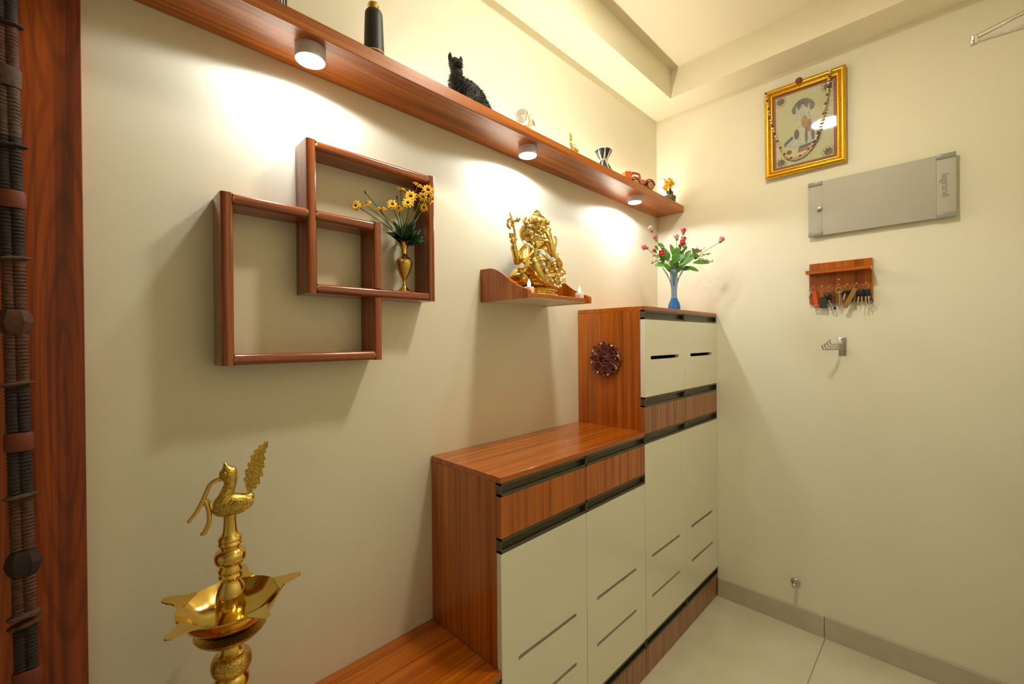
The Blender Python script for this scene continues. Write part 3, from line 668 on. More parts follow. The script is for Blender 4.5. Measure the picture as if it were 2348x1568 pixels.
b = new(); ell(b, G(0.040, -0.078, 0.062), (0.017, 0.012, 0.012), (0, 0.2, 0)); ell(b, G(0.024, -0.084, 0.068), 0.009); ell(b, G(0.018, -0.088, 0.076), (0.004, 0.003, 0.005)); ell(b, G(0.030, -0.088, 0.077), (0.004, 0.003, 0.005))
obj('mouse', b, M['gold'], t)
b = new()
for k in range(14):
    a = math.pi * (0.08 + 0.84 * k / 13); ell(b, G(-0.046 * math.cos(a), -0.030 - 0.020 * math.sin(a), 0.190 - 0.034 * math.sin(a)), 0.0048, (0, 0, 0), 8, 6)
obj('necklace', b, M['gold'], t)
for sx in (-1, 1):
    for (ax, ay, az) in ((0.074, 0.004, 0.150), (0.113 if sx < 0 else 0.0995, -0.005, 0.172)):
        b = new(); ring(b, G(sx * ax, ay, az), 0.016 if az < .16 else 0.0105, 0.003, (sx * 0.5, 0, 1), 18); obj('bangle', b, M['gold'], t)
# pearl garland hung over the statue
t2 = thing('bead_garland', 'pearl and gold bead garland draped over the gold statue', 'garland', G(0, -0.06, 0.19))
GS = lambda s_, y_, z_: G(s_ / 0.709 + y_ * 0.994, y_, z_)
pl = smoothpts([G(-0.050, 0.006, 0.280), G(-0.052, -0.012, 0.270), G(-0.050, -0.025, 0.256), G(-0.048, -0.029, 0.236), G(-0.046, -0.033, 0.2135), G(-0.050, -0.045, 0.190), GS(0.004, -0.072, 0.158), GS(0.0134, -0.084, 0.133), GS(0.0228, -0.094, 0.113), GS(0.0322, -0.100, 0.093), GS(0.0416, -0.104, 0.074), GS(0.055, -0.106, 0.056), GS(0.0644, -0.104, 0.0395), GS(0.078, -0.100, 0.033), GS(0.0913, -0.096, 0.039), GS(0.0926, -0.094, 0.055), GS(0.085, -0.094, 0.075), GS(0.079, -0.092, 0.091), GS(0.070, -0.090, 0.110), GS(0.066, -0.086, 0.130), GS(0.064, -0.070, 0.150)], 8)
acc = [0]
for a_, b_ in zip(pl, pl[1:]): acc.append(acc[-1] + (b_ - a_).length)
def along(d):
    for i in range(len(pl) - 1):
        if acc[i + 1] >= d: f = (d - acc[i]) / max(acc[i + 1] - acc[i], 1e-9); return pl[i].lerp(pl[i + 1], f)
    return pl[-1]
d_ = 0; k = 0; bw = new()
while d_ < acc[-1]:
    nf = len(bw.faces); ell(bw, along(d_), 0.0060 if k % 2 == 0 else 0.0041, (0, 0, 0), 10, 8); bw.faces.ensure_lookup_table()
    for f in bw.faces[nf:]: f.material_index = k % 2
    d_ += 0.0108; k += 1
obj('beads', bw, [M['bead_w'], M['gold']], t2)
b = new()
sp = smoothpts([GS(-0.040, -0.020, 0.195), GS(-0.030, -0.045, 0.180), GS(0.004, -0.078, 0.160), GS(0.028, -0.086, 0.148), GS(0.045, -0.088, 0.138), GS(0.062, -0.086, 0.134), GS(0.078, -0.078, 0.146), GS(0.082, -0.060, 0.160), GS(0.072, -0.045, 0.178)], 7)
for q, p in enumerate(sp):
    ell(b, p + Vector((random.uniform(-.002, .002), random.uniform(-.002, .002), random.uniform(-.002, .002))), 0.0044, (0, 0, 0), 8, 6)
    if q > 16: ell(b, p + Vector((-.002, -.003, -.0068 + random.uniform(-.001, .001))), 0.0040, (0, 0, 0), 8, 6)
tag(obj('silver_bead_necklace', b, M['silver']), 'silver bead necklace around the gold statue', 'necklace')
# two little candles
for k, (x, y, lab) in enumerate(((-1.332, -0.208, 'white square candle by the left panel of the statue shelf'), (-1.047, -0.205, 'white square candle by the right panel of the statue shelf'))):
    t = thing('candle', lab, 'candle', (x, y, 1.521), 'candles on the statue shelf')
    b = new(); box(b, (x - 0.0125, y - 0.0125, 1.521), (x + 0.0125, y + 0.0125, 1.543), 0.003, 3); obj('wax', b, M['candle'], t)
    b = new(); lathe(b, [(0.0030, 0), (0.0060, 0.005), (0.0064, 0.009), (0.0050, 0.0155), (0.0024, 0.022), (0.0006, 0.027)], (x, y, 1.5425), 16); obj('flame_bulb', b, M['flame'], t)

# ------------------------------------------------------------------ brass oil lamp with bird, on the bench
ox, oy, oz = -2.182, -0.192, H3
t = thing('oil_lamp', 'tall brass oil lamp with five-spouted bowl and bird finial on the low bench', 'oil lamp', (ox, oy, oz))
b = new(); lathe(b, [(0.092, 0), (0.095, 0.004), (0.092, 0.010), (0.075, 0.018), (0.050, 0.034), (0.036, 0.056), (0.030, 0.080), (0.028, 0.098)], (ox, oy, oz), 48); obj('base', b, M['brass'], t)
Zc = lambda yc: 1.194 - 0.00032 * yc
b = new()
pr = [(1900, 62), (1740, 85), (1700, 120), (1660, 122), (1640, 95), (1600, 82), (1572, 92), (1558, 108), (1540, 113), (1512, 112), (1496, 100), (1488, 92)]
lathe(b, [(h * 0.000267, Zc(y)) for y, h in pr], (ox, oy, 0), 40); obj('lower_column', b, M['brass'], t)
b = new(); lathe(b, [(h * 0.000267, Zc(y)) for y, h in [(1488, 92), (1470, 112), (1452, 126), (1425, 131), (1395, 127), (1372, 112), (1358, 84)]], (ox, oy, 0), 40); obj('engraved_ring', b, M['brass_eng'], t)
b = new(); lathe(b, [(h * 0.000267, Zc(y)) for y, h in [(1358, 84), (1345, 68), (1320, 66), (1300, 72), (1290, 100)]], (ox, oy, 0), 40); obj('collar', b, M['brass'], t)
b = new(); lathe(b, [(h * 0.000267, Zc(y)) for y, h in [(1292, 100), (1280, 125), (1262, 150), (1252, 158), (1244, 190), (1225, 215), (1208, 228)]], (ox, oy, 0), 48); obj('engraved_under_bowl', b, M['brass_eng'], t)
# five-spouted bowl
PZ = 0.860
def bowl(a, r, z, i):
    q = math.cos(5 * (a - R(-4))); q = (q + 1) / 2                   # 1 at spouts
    k = [0.0, 0.15, 0.55, 1.0, 1.0, 0.55, 0.1, 0][i]
    f = 1 + k * (-0.045 + 0.10 * q ** 5)
    return r * f, z + k * 0.003 * q ** 3
b = new(); lathe(b, [(0.030, PZ - 0.047), (0.056, PZ - 0.041), (0.078, PZ - 0.020), (0.0915, PZ + 0.001), (0.0895, PZ + 0.0025), (0.072, PZ - 0.016), (0.050, PZ - 0.034), (0.020, PZ - 0.038)], (ox, oy, 0), 120, fn=bowl); obj('bowl', b, M['brass'], t, angle=60)
for k in range(5):
    a = R(-4 + 72 * k); d = Vector((math.cos(a), math.sin(a), 0)); s_ = Vector((-d.y, d.x, 0)); O = Vector((ox, oy, PZ))
    b = new()
    out = [(0.080, 0.030), (0.088, 0.0215), (0.0945, 0.0165), (0.104, 0.0130), (0.1105, 0.0125), (0.116, 0.0095), (0.1215, 0.0085), (0.1265, 0.0035), (0.1265, -0.0035), (0.1215, -0.0085), (0.116, -0.0095), (0.1105, -0.0125), (0.104, -0.0130), (0.0945, -0.0165), (0.088, -0.0215), (0.080, -0.030)]
    g0 = lambda p: O + d * p[0] + s_ * p[1] + Vector((0, 0, 0.0030 + 0.10 * (p[0] - 0.09) + 4.0 * p[1] ** 2 + (0.0 if p[0] > .09 else -0.5 * (.09 - p[0])))); g1 = lambda p: g0(p) + Vector((0, 0, 0.0028))
    prism(b, out, g0, g1); obj('spout', b, M['brass'], t, angle=50)
b = new(); lathe(b, [(h * 0.000267, Zc(y)) for y, h in [(1165, 96), (1100, 97), (1050, 98), (1040, 95), (1034, 98), (1000, 96), (975, 91), (950, 82), (930, 68), (916, 60), (905, 62), (900, 72), (885, 78), (868, 70), (860, 78), (845, 80), (828, 68), (818, 66), (808, 86), (795, 98), (778, 103), (760, 103), (742, 96), (726, 74), (718, 60), (708, 60), (700, 74), (688, 79), (672, 70), (664, 78), (650, 74), (636, 56), (620, 48), (600, 45), (560, 41), (530, 41), (505, 46)]], (ox, oy, 0), 40); obj('upper_column', b, M['brass'], t)
# bird
e1 = Vector((0.98, -0.2, 0)).normalized(); e2 = Vector((0.2, 0.98, 0)).normalized()
Bp = lambda u, z, dpt=0: Vector((ox, oy, 1.0)) + e1 * (u * 0.001) + Vector((0, 0, z * 0.001)) + e2 * (dpt * 0.001)
b = new()
rotb = (0, R(-12), math.atan2(e1.y, e1.x))
ell(b, Bp(3, 47), (0.033, 0.0195, 0.0205), rotb, 24, 16)
ell(b, Bp(26, 54), (0.017, 0.011, 0.011), (0, R(-20), rotb[2]), 16, 10)
ell(b, Bp(-10, 52), (0.018, 0.016, 0.019), rotb, 20, 12)
tube(b, [Bp(-8, 60), Bp(-3, 76), Bp(1, 88), Bp(1, 100), Bp(-2, 112)], [0.0150, 0.0118, 0.0108, 0.0128, 0.0125], 16, 4)
ell(b, Bp(-2, 110), (0.0155, 0.0115, 0.0135), rotb, 18, 12)
tube(b, [Bp(-3, 118), Bp(-6, 124), Bp(-8, 133)], [0.009, 0.0055, 0.001], 12, 3)
tube(b, [Bp(-10, 103), Bp(-17, 101)], [0.007, 0.004], 10)
b = remesh(b, 0.0016, 2)
bird = obj('bird', b, M['brass_eng'], t, angle=80)
b = new()
for s_ in (-1, 1):
    ell(b, Bp(16, 47, s_ * 15.0), (0.024, 0.0055, 0.0150), (0, R(-16), rotb[2]), 20, 12); ring(b, Bp(14, 47, s_ * 18.5), 0.0125, 0.0011, tuple(e2), 28, 6)
obj('wing', b, M['brass_eng'], bird)
b = new(); ell(b, Bp(-7, 113, -10.2), 0.0022, (0, 0, 0), 10, 8); ell(b, Bp(-7, 113, 10.2), 0.0022, (0, 0, 0), 10, 8); obj('eye', b, M['brass'], bird)
b = new()
tube(b, [Bp(-13, 100), Bp(-22, 99.5), Bp(-31, 93), Bp(-37, 80), Bp(-43, 64), Bp(-52, 46), Bp(-64, 30)], [0.0042, 0.0040, 0.0040, 0.0040, 0.0042, 0.0038, 0.0030], 10, 4)
tube(b, [Bp(-40, 66), Bp(-36, 54), Bp(-33, 38), Bp(-34, 20), Bp(-41, 3)], [0.0038, 0.0042, 0.0044, 0.0042, 0.0038], 10, 4)
ell(b, Bp(-64, 30), 0.0036, (0, 0, 0), 10, 8); ell(b, Bp(-42, 2), (0.006, 0.004, 0.004), rotb, 10, 8)
for q in range(6): ell(b, Bp(-37 + 4.5 * math.cos(q * 1.05), 60 + 4.5 * math.sin(q * 1.05)), (0.0030, 0.0028, 0.0030), (0, 0, 0), 10, 8)
ell(b, Bp(-37, 60, -1), 0.003, (0, 0, 0), 10, 8)
obj('garland_in_beak', b, M['brass'], bird)
tail = [(30, 66), (28, 72), (23, 95), (27, 97), (25, 110), (31, 113), (30, 124), (36, 127), (35, 138), (41, 140), (41, 148), (49, 150), (49, 156), (58, 158), (59, 163), (66, 163), (66, 152), (62, 149), (63, 142), (58, 138), (62, 128), (58, 125), (60, 112), (55, 109), (57, 95), (51, 92), (52, 79), (46, 80), (45, 71), (40, 72), (36, 60)]
b = new(); prism(b, tail, lambda p: Bp(p[0], p[1], -2.0), lambda p: Bp(p[0], p[1], 2.0))
tl = obj('tail_fan', b, M['brass_eng'], bird, angle=30)
b = new()
for s_ in (-2.3, 2.3):
    tube(b, [Bp(34, 70, s_), Bp(38, 95, s_), Bp(44, 120, s_), Bp(53, 140, s_), Bp(63, 158, s_)], 0.0011, 6, 4)
    for (u0, z0, u1, z1, u2, z2) in ((36, 84, 31, 92, 29, 103), (38, 96, 34, 108, 35, 120), (43, 114, 40, 126, 43, 136), (37, 86, 43, 90, 50, 100), (40, 100, 46, 106, 54, 116), (44, 116, 50, 122, 57, 130)):
        tube(b, [Bp(u0, z0, s_), Bp(u1, z1, s_), Bp(u2, z2, s_)], 0.0009, 6, 4)
obj('tail_ribs', b, M['brass'], bird)

# ------------------------------------------------------------------ blue glass vase with roses on the tall cabinet
wx, wy, wz = -0.372, -0.268, H1
t = thing('glass_vase', 'slender blue glass vase with flared rim on top of the tall cabinet', 'vase', (wx, wy, wz))
b = new(); lathe(b, [(0.016, 0), (0.0235, 0.003), (0.0280, 0.012), (0.0285, 0.020), (0.0255, 0.034), (0.0185, 0.050), (0.0145, 0.062)], (wx, wy, wz), 40); obj('bulb', b, M['vase_blue'], t, label='deep blue glass bulb')
def flare(a, r, z, i):
    q = (math.cos(4 * (a - R(20))) + 1) / 2
    k = [0, .0, .1, .35, .8, 1.0, 1.0, .8, .3, 0, 0, 0][i]
    return r * (1 + k * (0.75 * q - 0.45)), z + k * (0.065 * q - 0.040)
b = new(); lathe(b, [(0.0142, 0.0625), (0.0130, 0.080), (0.0132, 0.105), (0.0165, 0.130), (0.0270, 0.160), (0.0420, 0.186), (0.0385, 0.188), (0.0232, 0.162), (0.0142, 0.132), (0.0108, 0.106), (0.0105, 0.080), (0.0110, 0.066)], (wx, wy, wz), 64, fn=flare); obj('body', b, M['vase_glass'], t, label='pale clear glass neck and petal rim', angle=70)
t = thing('rose_bouquet', 'artificial pink rosebuds with green leaves in the blue glass vase', 'flowers', (wx, wy, wz + 0.07))
RS = Vector((0.709, -0.705, 0)); FS = Vector((0.705, 0.709, 0))
Q = lambda xc, yc, dp=0.0: Vector((wx, wy, wz + 0.012)) + RS * ((xc - 725) * 0.000308) + Vector((0, 0, (1415 - yc) * 0.000308)) + FS * dp
def rosebud(c, axis, s, mats):
    ax = Vector(axis).normalized(); u = ax.orthogonal().normalized(); v = ax.cross(u); c = Vector(c)
    bm = new(); ell(bm, c, (s * .50, s * .50, s * .62), tuple(ax.to_track_quat('Z', 'Y').to_euler()), 14, 10)
    for rr, n, el, off in ((.42, 4, 1.0, .1), (.60, 5, .9, .5)):
        for k in range(n):
            a = 2 * math.pi * (k + off) / n; d = u * math.cos(a) + v * math.sin(a)
            leaf(bm, c - ax * s * .45 + d * s * rr * .5, ax + d * 0.30, -d, s * 1.25 * el, s * .95, bend=-0.16 if rr < .5 else 0.20, thick=.0004, n=5, tip=.8)
    o = obj('blossom', bm, mats, t)
    bm = new(); ell(bm, c - ax * s * .55, (s * .36, s * .36, s * .34), tuple(ax.to_track_quat('Z', 'Y').to_euler()), 12, 8)
    for k in range(5):
        a = 2 * math.pi * k / 5; d = u * math.cos(a) + v * math.sin(a); leaf(bm, c - ax * s * .55 + d * s * .25, ax * .8 + d * .5, -d, s * .85, s * .38, bend=-.1, thick=.0004, n=3)
    obj('calyx', bm, M['green'], o)
RB = Q(725, 900)
roses = [((380, 165), (-.4, 0, 1), .0150, 'pale_pink', .01), ((465, 300), (-.3, 0, 1), .0155, 'pink', .02), ((262, 468), (-1, 0, .3), .0160, 'pink', -.01), ((865, 222), (0.1, 0, 1), .0150, 'rose', -.01), ((768, 305), (-.2, 0, 1), .0150, 'pale_pink', .0), ((905, 325), (.2, 0, 1), .0150, 'pink', .02),
         ((815, 425), (.1, -.9, .4), .0155, 'rose', -.03), ((500, 575), (-.2, -.9, .2), .0155, 'rose', -.03), ((1452, 362), (.5, 0, .8), .0150, 'pink', -.01), ((930, 455), (.3, 0, 1), .0130, 'pale_pink', .03), ((1105, 510), (.7, -.2, .5), .0140, 'rose', .02), ((445, 500), (-.6, 0, .6), .0110, 'rose', .02)]
for (p, ax, s, mk, dp) in roses:
    c = Q(p[0], p[1], dp); axv = RS * ax[0] + FS * (-ax[1] * -1 if False else ax[1]) + Vector((0, 0, ax[2]))
    a_ = axv.normalized(); bm = new()
    tube(bm, [RB + Vector((random.uniform(-.004, .004), random.uniform(-.004, .004), -.05)), RB + (c - RB) * .12 + Vector((0, 0, .012)), RB + (c - RB) * .55 + Vector((0, 0, .008)), c - a_ * s * .7], [.0013, .0013, .0013, .0013], 6, 4)
    obj('stem', bm, M['stem'], t)
    rosebud(c, axv, s * 1.28, M[mk])
bm = new()
for (x0, y0, x1, y1, wd, dp) in ((720, 700, 850, 590, .026, -.02), (740, 640, 690, 430, .018, .0), (830, 720, 1015, 590, .022, -.01), (600, 740, 430, 740, .024, -.02), (1020, 710, 1260, 690, .022, -.005), (880, 780, 1070, 825, .020, -.02), (620, 680, 600, 540, .020, -.02),
                                  (480, 420, 590, 440, .022, .01), (560, 520, 620, 660, .018, -.01), (760, 600, 720, 470, .02, .01), (650, 620, 620, 520, .018, .02), (880, 470, 900, 370, .016, .01), (1010, 480, 1060, 560, .018, .0), (700, 860, 620, 720, .020, .02), (780, 860, 860, 720, .02, .02), (740, 820, 760, 640, .026, .01),
                                  (430, 440, 500, 480, .018, .015), (930, 500, 900, 400, .016, .02), (1060, 650, 1100, 560, .016, .01), (820, 500, 780, 440, .014, -.02), (690, 760, 640, 690, .022, -.025), (800, 780, 900, 650, .022, -.025), (850, 640, 830, 520, .018, .0), (560, 700, 500, 600, .024, -.02), (700, 720, 740, 560, .026, -.03), (780, 760, 960, 640, .026, -.03), (900, 640, 980, 520, .020, .0), (660, 800, 560, 760, .022, -.02), (820, 820, 960, 790, .022, -.02), (620, 560, 560, 470, .020, .01), (760, 560, 790, 470, .018, .0), (1000, 600, 1120, 600, .018, .0)):
    a, c = Q(x0, y0, dp * .5), Q(x1, y1, dp); leaf(bm, a, c - a, Vector((-.6, -.6, .6)), (c - a).length * 1.12, wd * 1.4, bend=.12, thick=.0004, n=5)
obj('foliage', bm, M['green'], t)
bm = new()
for (x0, y0, x1, y1) in ((640, 640, 380, 700), (900, 620, 1210, 480), (930, 640, 1320, 560), (1050, 640, 1350, 690), (620, 600, 430, 590), (850, 560, 880, 520), (800, 560, 760, 520)):
    a, c = Q(x0, y0, .0), Q(x1, y1, .012); tube(bm, [RB, a, c], .0007, 5, 3)
    for k in range(26):
        q = .25 + .75 * k / 25; p = a.lerp(c, q); d = Vector((random.uniform(-1, 1), random.uniform(-1, 1), random.uniform(-.6, 1.2))); leaf(bm, p, d, Vector((-.6, -.7, .4)), random.uniform(.009, .016), .0046, thick=.0003, n=2)
obj('feathery_greens', bm, M['stem'], t)

# ------------------------------------------------------------------ framed picture with bead garland on the back wall
fy0, fy1, fz0, fz1 = -0.5705, -0.8840, 2.1365, 2.5555
t = thing('picture_frame', 'gilt framed devotional print with a bead garland on the back wall', 'picture', (0, (fy0 + fy1) / 2, fz0))
W2, HH2 = (fy0 - fy1) / 2, (fz1 - fz0) / 2
yc_, zc_ = (fy0 + fy1) / 2, (fz0 + fz1) / 2
mould = [(0.0, -0.001), (0.0, -0.017), (0.004, -0.021), (0.010, -0.0235), (0.016, -0.0215), (0.0205, -0.015), (0.0225, -0.0135), (0.026, -0.0150), (0.030, -0.0145), (0.0330, -0.0125), (0.0355, -0.0095), (0.0355, -0.001)]   # (inset, x)
cor = [(1, 1), (-1, 1), (-1, -1), (1, -1)]
for k in range(4):
    a, c = cor[k], cor[(k + 1) % 4]; b = new(); A = []; Cc = []
    for ins, x in mould:
        A.append(b.verts.new((x, yc_ + a[0] * (W2 - ins), zc_ + a[1] * (HH2 - ins)))); Cc.append(b.verts.new((x, yc_ + c[0] * (W2 - ins), zc_ + c[1] * (HH2 - ins))))
    n = len(mould); b.faces.new(A); b.faces.new(list(reversed(Cc)))
    for i in range(n): b.faces.new((A[i], A[(i + 1) % n], Cc[(i + 1) % n], Cc[i]))
    rail = obj('frame_rail', b, M['gilt'], t, angle=50)
    b = new(); p0 = Vector((-0.0160, yc_ + a[0] * (W2 - .0265), zc_ + a[1] * (HH2 - .0265))); p1 = Vector((-0.0160, yc_ + c[0] * (W2 - .0265), zc_ + c[1] * (HH2 - .0265)))
    nb = int((p1 - p0).length / .0062)
    for i in range(nb + 1): ell(b, p0.lerp(p1, i / nb), 0.0023, (0, 0, 0), 7, 5)
    obj('beading', b, M['gilt'], rail)
def plate(name, poly, x0, x1, mat, parent): 
    bm = new(); prism(bm, poly, lambda p: (x0, p[0], p[1]), lambda p: (x1, p[0], p[1])); return obj(name, bm, mat, parent, smooth=False)
IY, IZ = W2 - .0345, HH2 - .0345
rect = lambda w_, h_, dy=0, dz=0: [(yc_ + dy - w_, zc_ + dz - h_), (yc_ + dy + w_, zc_ + dz - h_), (yc_ + dy + w_, zc_ + dz + h_), (yc_ + dy - w_, zc_ + dz + h_)]
pr_ = plate('print', rect(IY, IZ), -0.0035, -0.0012, M['print_pink'], t)
plate('print_field', rect(IY - .011, IZ - .011), -0.0041, -0.0035, M['print_bg'], pr_)
pe = new()
for sy in (-1, 1):
    for k in range(15): 
        z = zc_ + (k - 7) * (IZ - .02) / 7.5; ring(pe, (-0.0043, yc_ + sy * (IY - .019), z), .0052, .0009, (1, 0, 0), 12, 4)
    for k in range(10):
        y = yc_ + (k - 4.5) * (IY - .02) / 5; ring(pe, (-0.0043, y, zc_ + sy * (IZ - .019)), .0052, .0009, (1, 0, 0), 12, 4)
obj('print_scallop_edge', pe, M['bead_w'], pr_)
ro = new()
for sy in (-1, 1):
    for sz in (-1, 1):
        c = (-0.0043, yc_ + sy * (IY - .030), zc_ + sz * (IZ - .030))
        lathe(ro, [(.0155, 0), (.0155, .0004)], c, 20, mat=Euler((0, R(-90), 0)).to_matrix())
        for k in range(9): a = 2 * math.pi * k / 9; ring(ro, (c[0], c[1] + .0205 * math.cos(a), c[2] + .0205 * math.sin(a)), .0060, .0009, (1, 0, 0), 10, 4)
obj('print_corner_rosette', ro, M['print_dark'], pr_)
circ = lambda y, z, ry, rz, a0=0, a1=360, n=20: [(y + ry * math.cos(R(a0 + (a1 - a0) * i / n)), z + rz * math.sin(R(a0 + (a1 - a0) * i / n))) for i in range(n + 1)]
# in the print a fan-shaped grey hood over a seated cluster of figures; y grows to the left of the picture
hd = new()
for k in range(7):
    a = R(150 - 20 * k); cyy, czz = yc_ - .010 + .046 * -math.cos(a) * -1, zc_ + .050 + .050 * math.sin(a)
    prism(hd, circ(yc_ + .002 + .036 * math.cos(a), zc_ + .062 + .046 * math.sin(a), .0135, .020, 0, 355, 14), lambda p: (-0.0046 - .00005 * k, p[0], p[1]), lambda p: (-0.0041, p[0], p[1]))
obj('print_hood', hd, M['print_grey'], pr_, smooth=False)
def shape(name, poly, mat, d=0.0005): return plate(name, poly, -0.0042 - d, -0.0041, mat, pr_)
shape('print_hood_stripe', circ(yc_ + .004, zc_ + .052, .012, .050, 0, 355), M['print_pale'], .0010)
shape('print_hood_stripe', circ(yc_ - .020, zc_ + .056, .005, .042, 0, 355), M['print_pale'], .0010)
shape('print_hood_stripe', circ(yc_ + .026, zc_ + .056, .005, .042, 0, 355), M['print_pale'], .0010)
shape('print_group', [(yc_ + .075, zc_ - .075), (yc_ + .060, zc_ - .045), (yc_ + .030, zc_ - .012), (yc_ + .006, zc_ + .036), (yc_ - .030, zc_ + .040), (yc_ - .055, zc_ - .010), (yc_ - .075, zc_ - .045), (yc_ - .070, zc_ - .085), (yc_, zc_ - .100)][::-1], M['print_pale'], .0008)
shape('print_figure', circ(yc_ - .004, zc_ + .018, .012, .030, 0, 355), M['print_gold'], .0013)
shape('print_figure', circ(yc_ - .022, zc_ - .004, .009, .030, 0, 355), M['print_rose'], .0013)
shape('print_figure', circ(yc_ + .028, zc_ - .030, .010, .024, 0, 355), M['print_dark'], .0013)
shape('print_figure', circ(yc_ + .006, zc_ - .040, .008, .040, 0, 355), M['print_bg'], .0013)
shape('print_figure', circ(yc_ - .010, zc_ - .044, .005, .042, 0, 355), M['print_grey'], .0013)
shape('print_figure', circ(yc_ - .035, zc_ - .040, .007, .034, 0, 355), M['print_grey'], .0013)
shape('print_figure', circ(yc_ - .054, zc_ - .050, .006, .028, 0, 355), M['print_dark'], .0013)
shape('print_cloth', [(yc_ + .078, zc_ - .058), (yc_ + .045, zc_ - .032), (yc_ + .042, zc_ - .046), (yc_ + .078, zc_ - .074)], M['print_teal'], .0016)
shape('print_cloth', [(yc_ + .024, zc_ - .115), (yc_ - .040, zc_ - .105), (yc_ - .044, zc_ - .088), (yc_ + .022, zc_ - .096)], M['print_rose'], .0016)
shape('print_cloth', [(yc_ + .020, zc_ - .098), (yc_ - .044, zc_ - .090), (yc_ - .046, zc_ - .082), (yc_ + .018, zc_ - .088)], M['print_teal'], .0018)
shape('print_conch', circ(yc_ + .058, zc_ - .104, .010, .010, 0, 355), M['print_dark'], .0016)
b = new(); box(b, (-0.0068, yc_ - IY - .001, zc_ - IZ - .001), (-0.0060, yc_ + IY + .001, zc_ + IZ + .001)); obj('glass_pane', b, M['pane'], t, smooth=False)
t.rotation_euler = (0, R(-1.0), R(1.7))
t.location.x -= 0.0060
b = new()
rc = (-0.040, yc_ + .013, fz1 - .006)
for k in range(10):
    a = 2 * math.pi * k / 10; ell(b, (rc[0], rc[1] + .010 * math.cos(a), rc[2] + .010 * math.sin(a)), (.006, .0055, .0055), (0, 0, 0), 8, 6)
ell(b, rc, (.009, .008, .008)); tag(obj('rosette_ornament', b, M['rose_wood']), 'small brown flower rosette stuck on top of the gilt frame', 'ornament')
gl = [p + Vector((-.009, 0, 0)) for p in smoothpts([(-.036, fy0 - .010, fz1 - .012), (-.032, fy0 - .016, fz1 - .06), (-.028, fy0 - .026, fz1 - .13), (-.024, fy0 - .040, fz1 - .20), (-.022, fy0 - .060, fz1 - .265), (-.022, fy0 - .080, fz1 - .315), (-.022, fy0 - .105, fz1 - .345), (-.022, fy0 - .135, fz1 - .350), (-.022, fy0 - .170, fz1 - .335), (-.022, fy0 - .205, fz1 - .290), (-.022, fy0 - .225, fz1 - .230), (-.024, fy0 - .240, fz1 - .16), (-.028, fy0 - .250, fz1 - .10), (-.032, fy0 - .256, fz1 - .05), (-.036, fy0 - .262, fz1 - .010)], 10)]
t = thing('bead_garland', 'cream and brown bead garland hung across the gilt framed picture', 'garland', (-.03, yc_, fz1 - .35))
b = new(); k = 0; last = gl[0]
for p in gl:
    if (p - last).length < .0102 and k: continue
    last = p; nf = len(b.faces); ell(b, p, .0056 if k % 3 else .0046, (0, 0, 0), 9, 7); b.faces.ensure_lookup_table()
    for f in b.faces[nf:]: f.material_index = 0 if k % 3 else 1
    k += 1
obj('beads', b, [M['bead_c'], M['rose_wood']], t)
b = new(); tube(b, gl, .0009, 5); obj('string', b, M['leather_br'], t)

# ------------------------------------------------------------------ grey electric panel
py0, py1, pz0, pz1 = -0.7445, -1.2165, 1.8265, 2.0705; px = -0.024
t = thing('electric_panel', 'wide flat grey electrical panel with corner clips on the back wall', 'electric panel', (0, (py0 + py1) / 2, pz0))
b = new(); box(b, (px + .006, py1 + .006, pz0 + .006), (-.0005, py0 - .006, pz1 - .006), .002); obj('body', b, M['grey_clip'], t)
b = new(); box(b, (px, py1 + .0543, pz0 + .0005), (px + .008, py0 - .0533, pz1 - .0005), .0004); obj('door', b, M['grey_panel'], t)
for ya, yb in ((py1, py1 + .0540), (py0 - .0530, py0)):
    b = new(); box(b, (px + .0002, ya, pz0 + .0005), (px + .008, yb, pz1 - .0005), .0004); obj('end_cover', b, M['grey_panel'], t)
    for za, zb in ((pz0 - .001, pz0 + .018), (pz1 - .018, pz1 + .001)):
        b = new(); box(b, (px - .003, ya, za), (px + .010, yb, zb), .0015); obj('corner_clip', b, M['grey_clip'], t)
b = new(); tm = Euler((0, R(-90), 0)).to_matrix()
lathe(b, [(.0085, -.001), (.0090, .005), (.0080, .0105), (.004, .012)], (px, -0.7875, 1.946), 24, mat=tm); obj('lock_knob', b, M['steel'], t, label='steel lock knob')
mt = Matrix(((0, 0, -1, px - .0004), (0, -1, 0, -1.1870), (-1, 0, 0, 1.9505), (0, 0, 0, 1)))
b = text_bm('legrand', 1.0, 0.0, Matrix.Identity(4)); xs = [v.co.x for v in b.verts]; sc_ = .086 / (max(xs) - min(xs)); b.free()
b = text_bm('legrand', sc_, .0004, mt); obj('lettering', b, M['grey_text'], t, smooth=False)

# ------------------------------------------------------------------ key holder and keys
ky0, ky1, kz0, kz1 = -0.7460, -0.9685, 1.5195, 1.7030
t = thing('key_holder', 'teak key holder board with a narrow ledge on the back wall', 'key holder', (0, (ky0 + ky1) / 2, kz0))
b = new(); box(b, (-.015, ky1, kz0), (-.0005, ky0, kz1), .0008, 1); obj('backboard', b, M['wood_z'], t)
b = new(); box(b, (-.070, ky1 - .0005, 1.651), (-.015, ky0 + .0045, 1.6665), .0008, 1); obj('ledge', b, M['wood_y'], t)
hooks_y = [-0.762, -0.793, -0.8247, -0.8552, -0.8847, -0.9168, -0.947]
for y in hooks_y:
    b = new(); tube(b, [(-.014, y, 1.599), (-.022, y, 1.599), (-.0245, y, 1.5955), (-.026, y, 1.592), (-.030, y, 1.593), (-.031, y, 1.599)], .0011, 6, 3); ell(b, (-.016, y, 1.599), (.0015, .004, .004), (0, 0, 0), 10, 6); obj('hook', b, M['steel'], t)
b = new(); ell(b, (-.017, -0.8552, 1.622), (.003, .006, .006), (0, 0, 0), 14, 10); obj('board_screw', b, M['steel'], t)
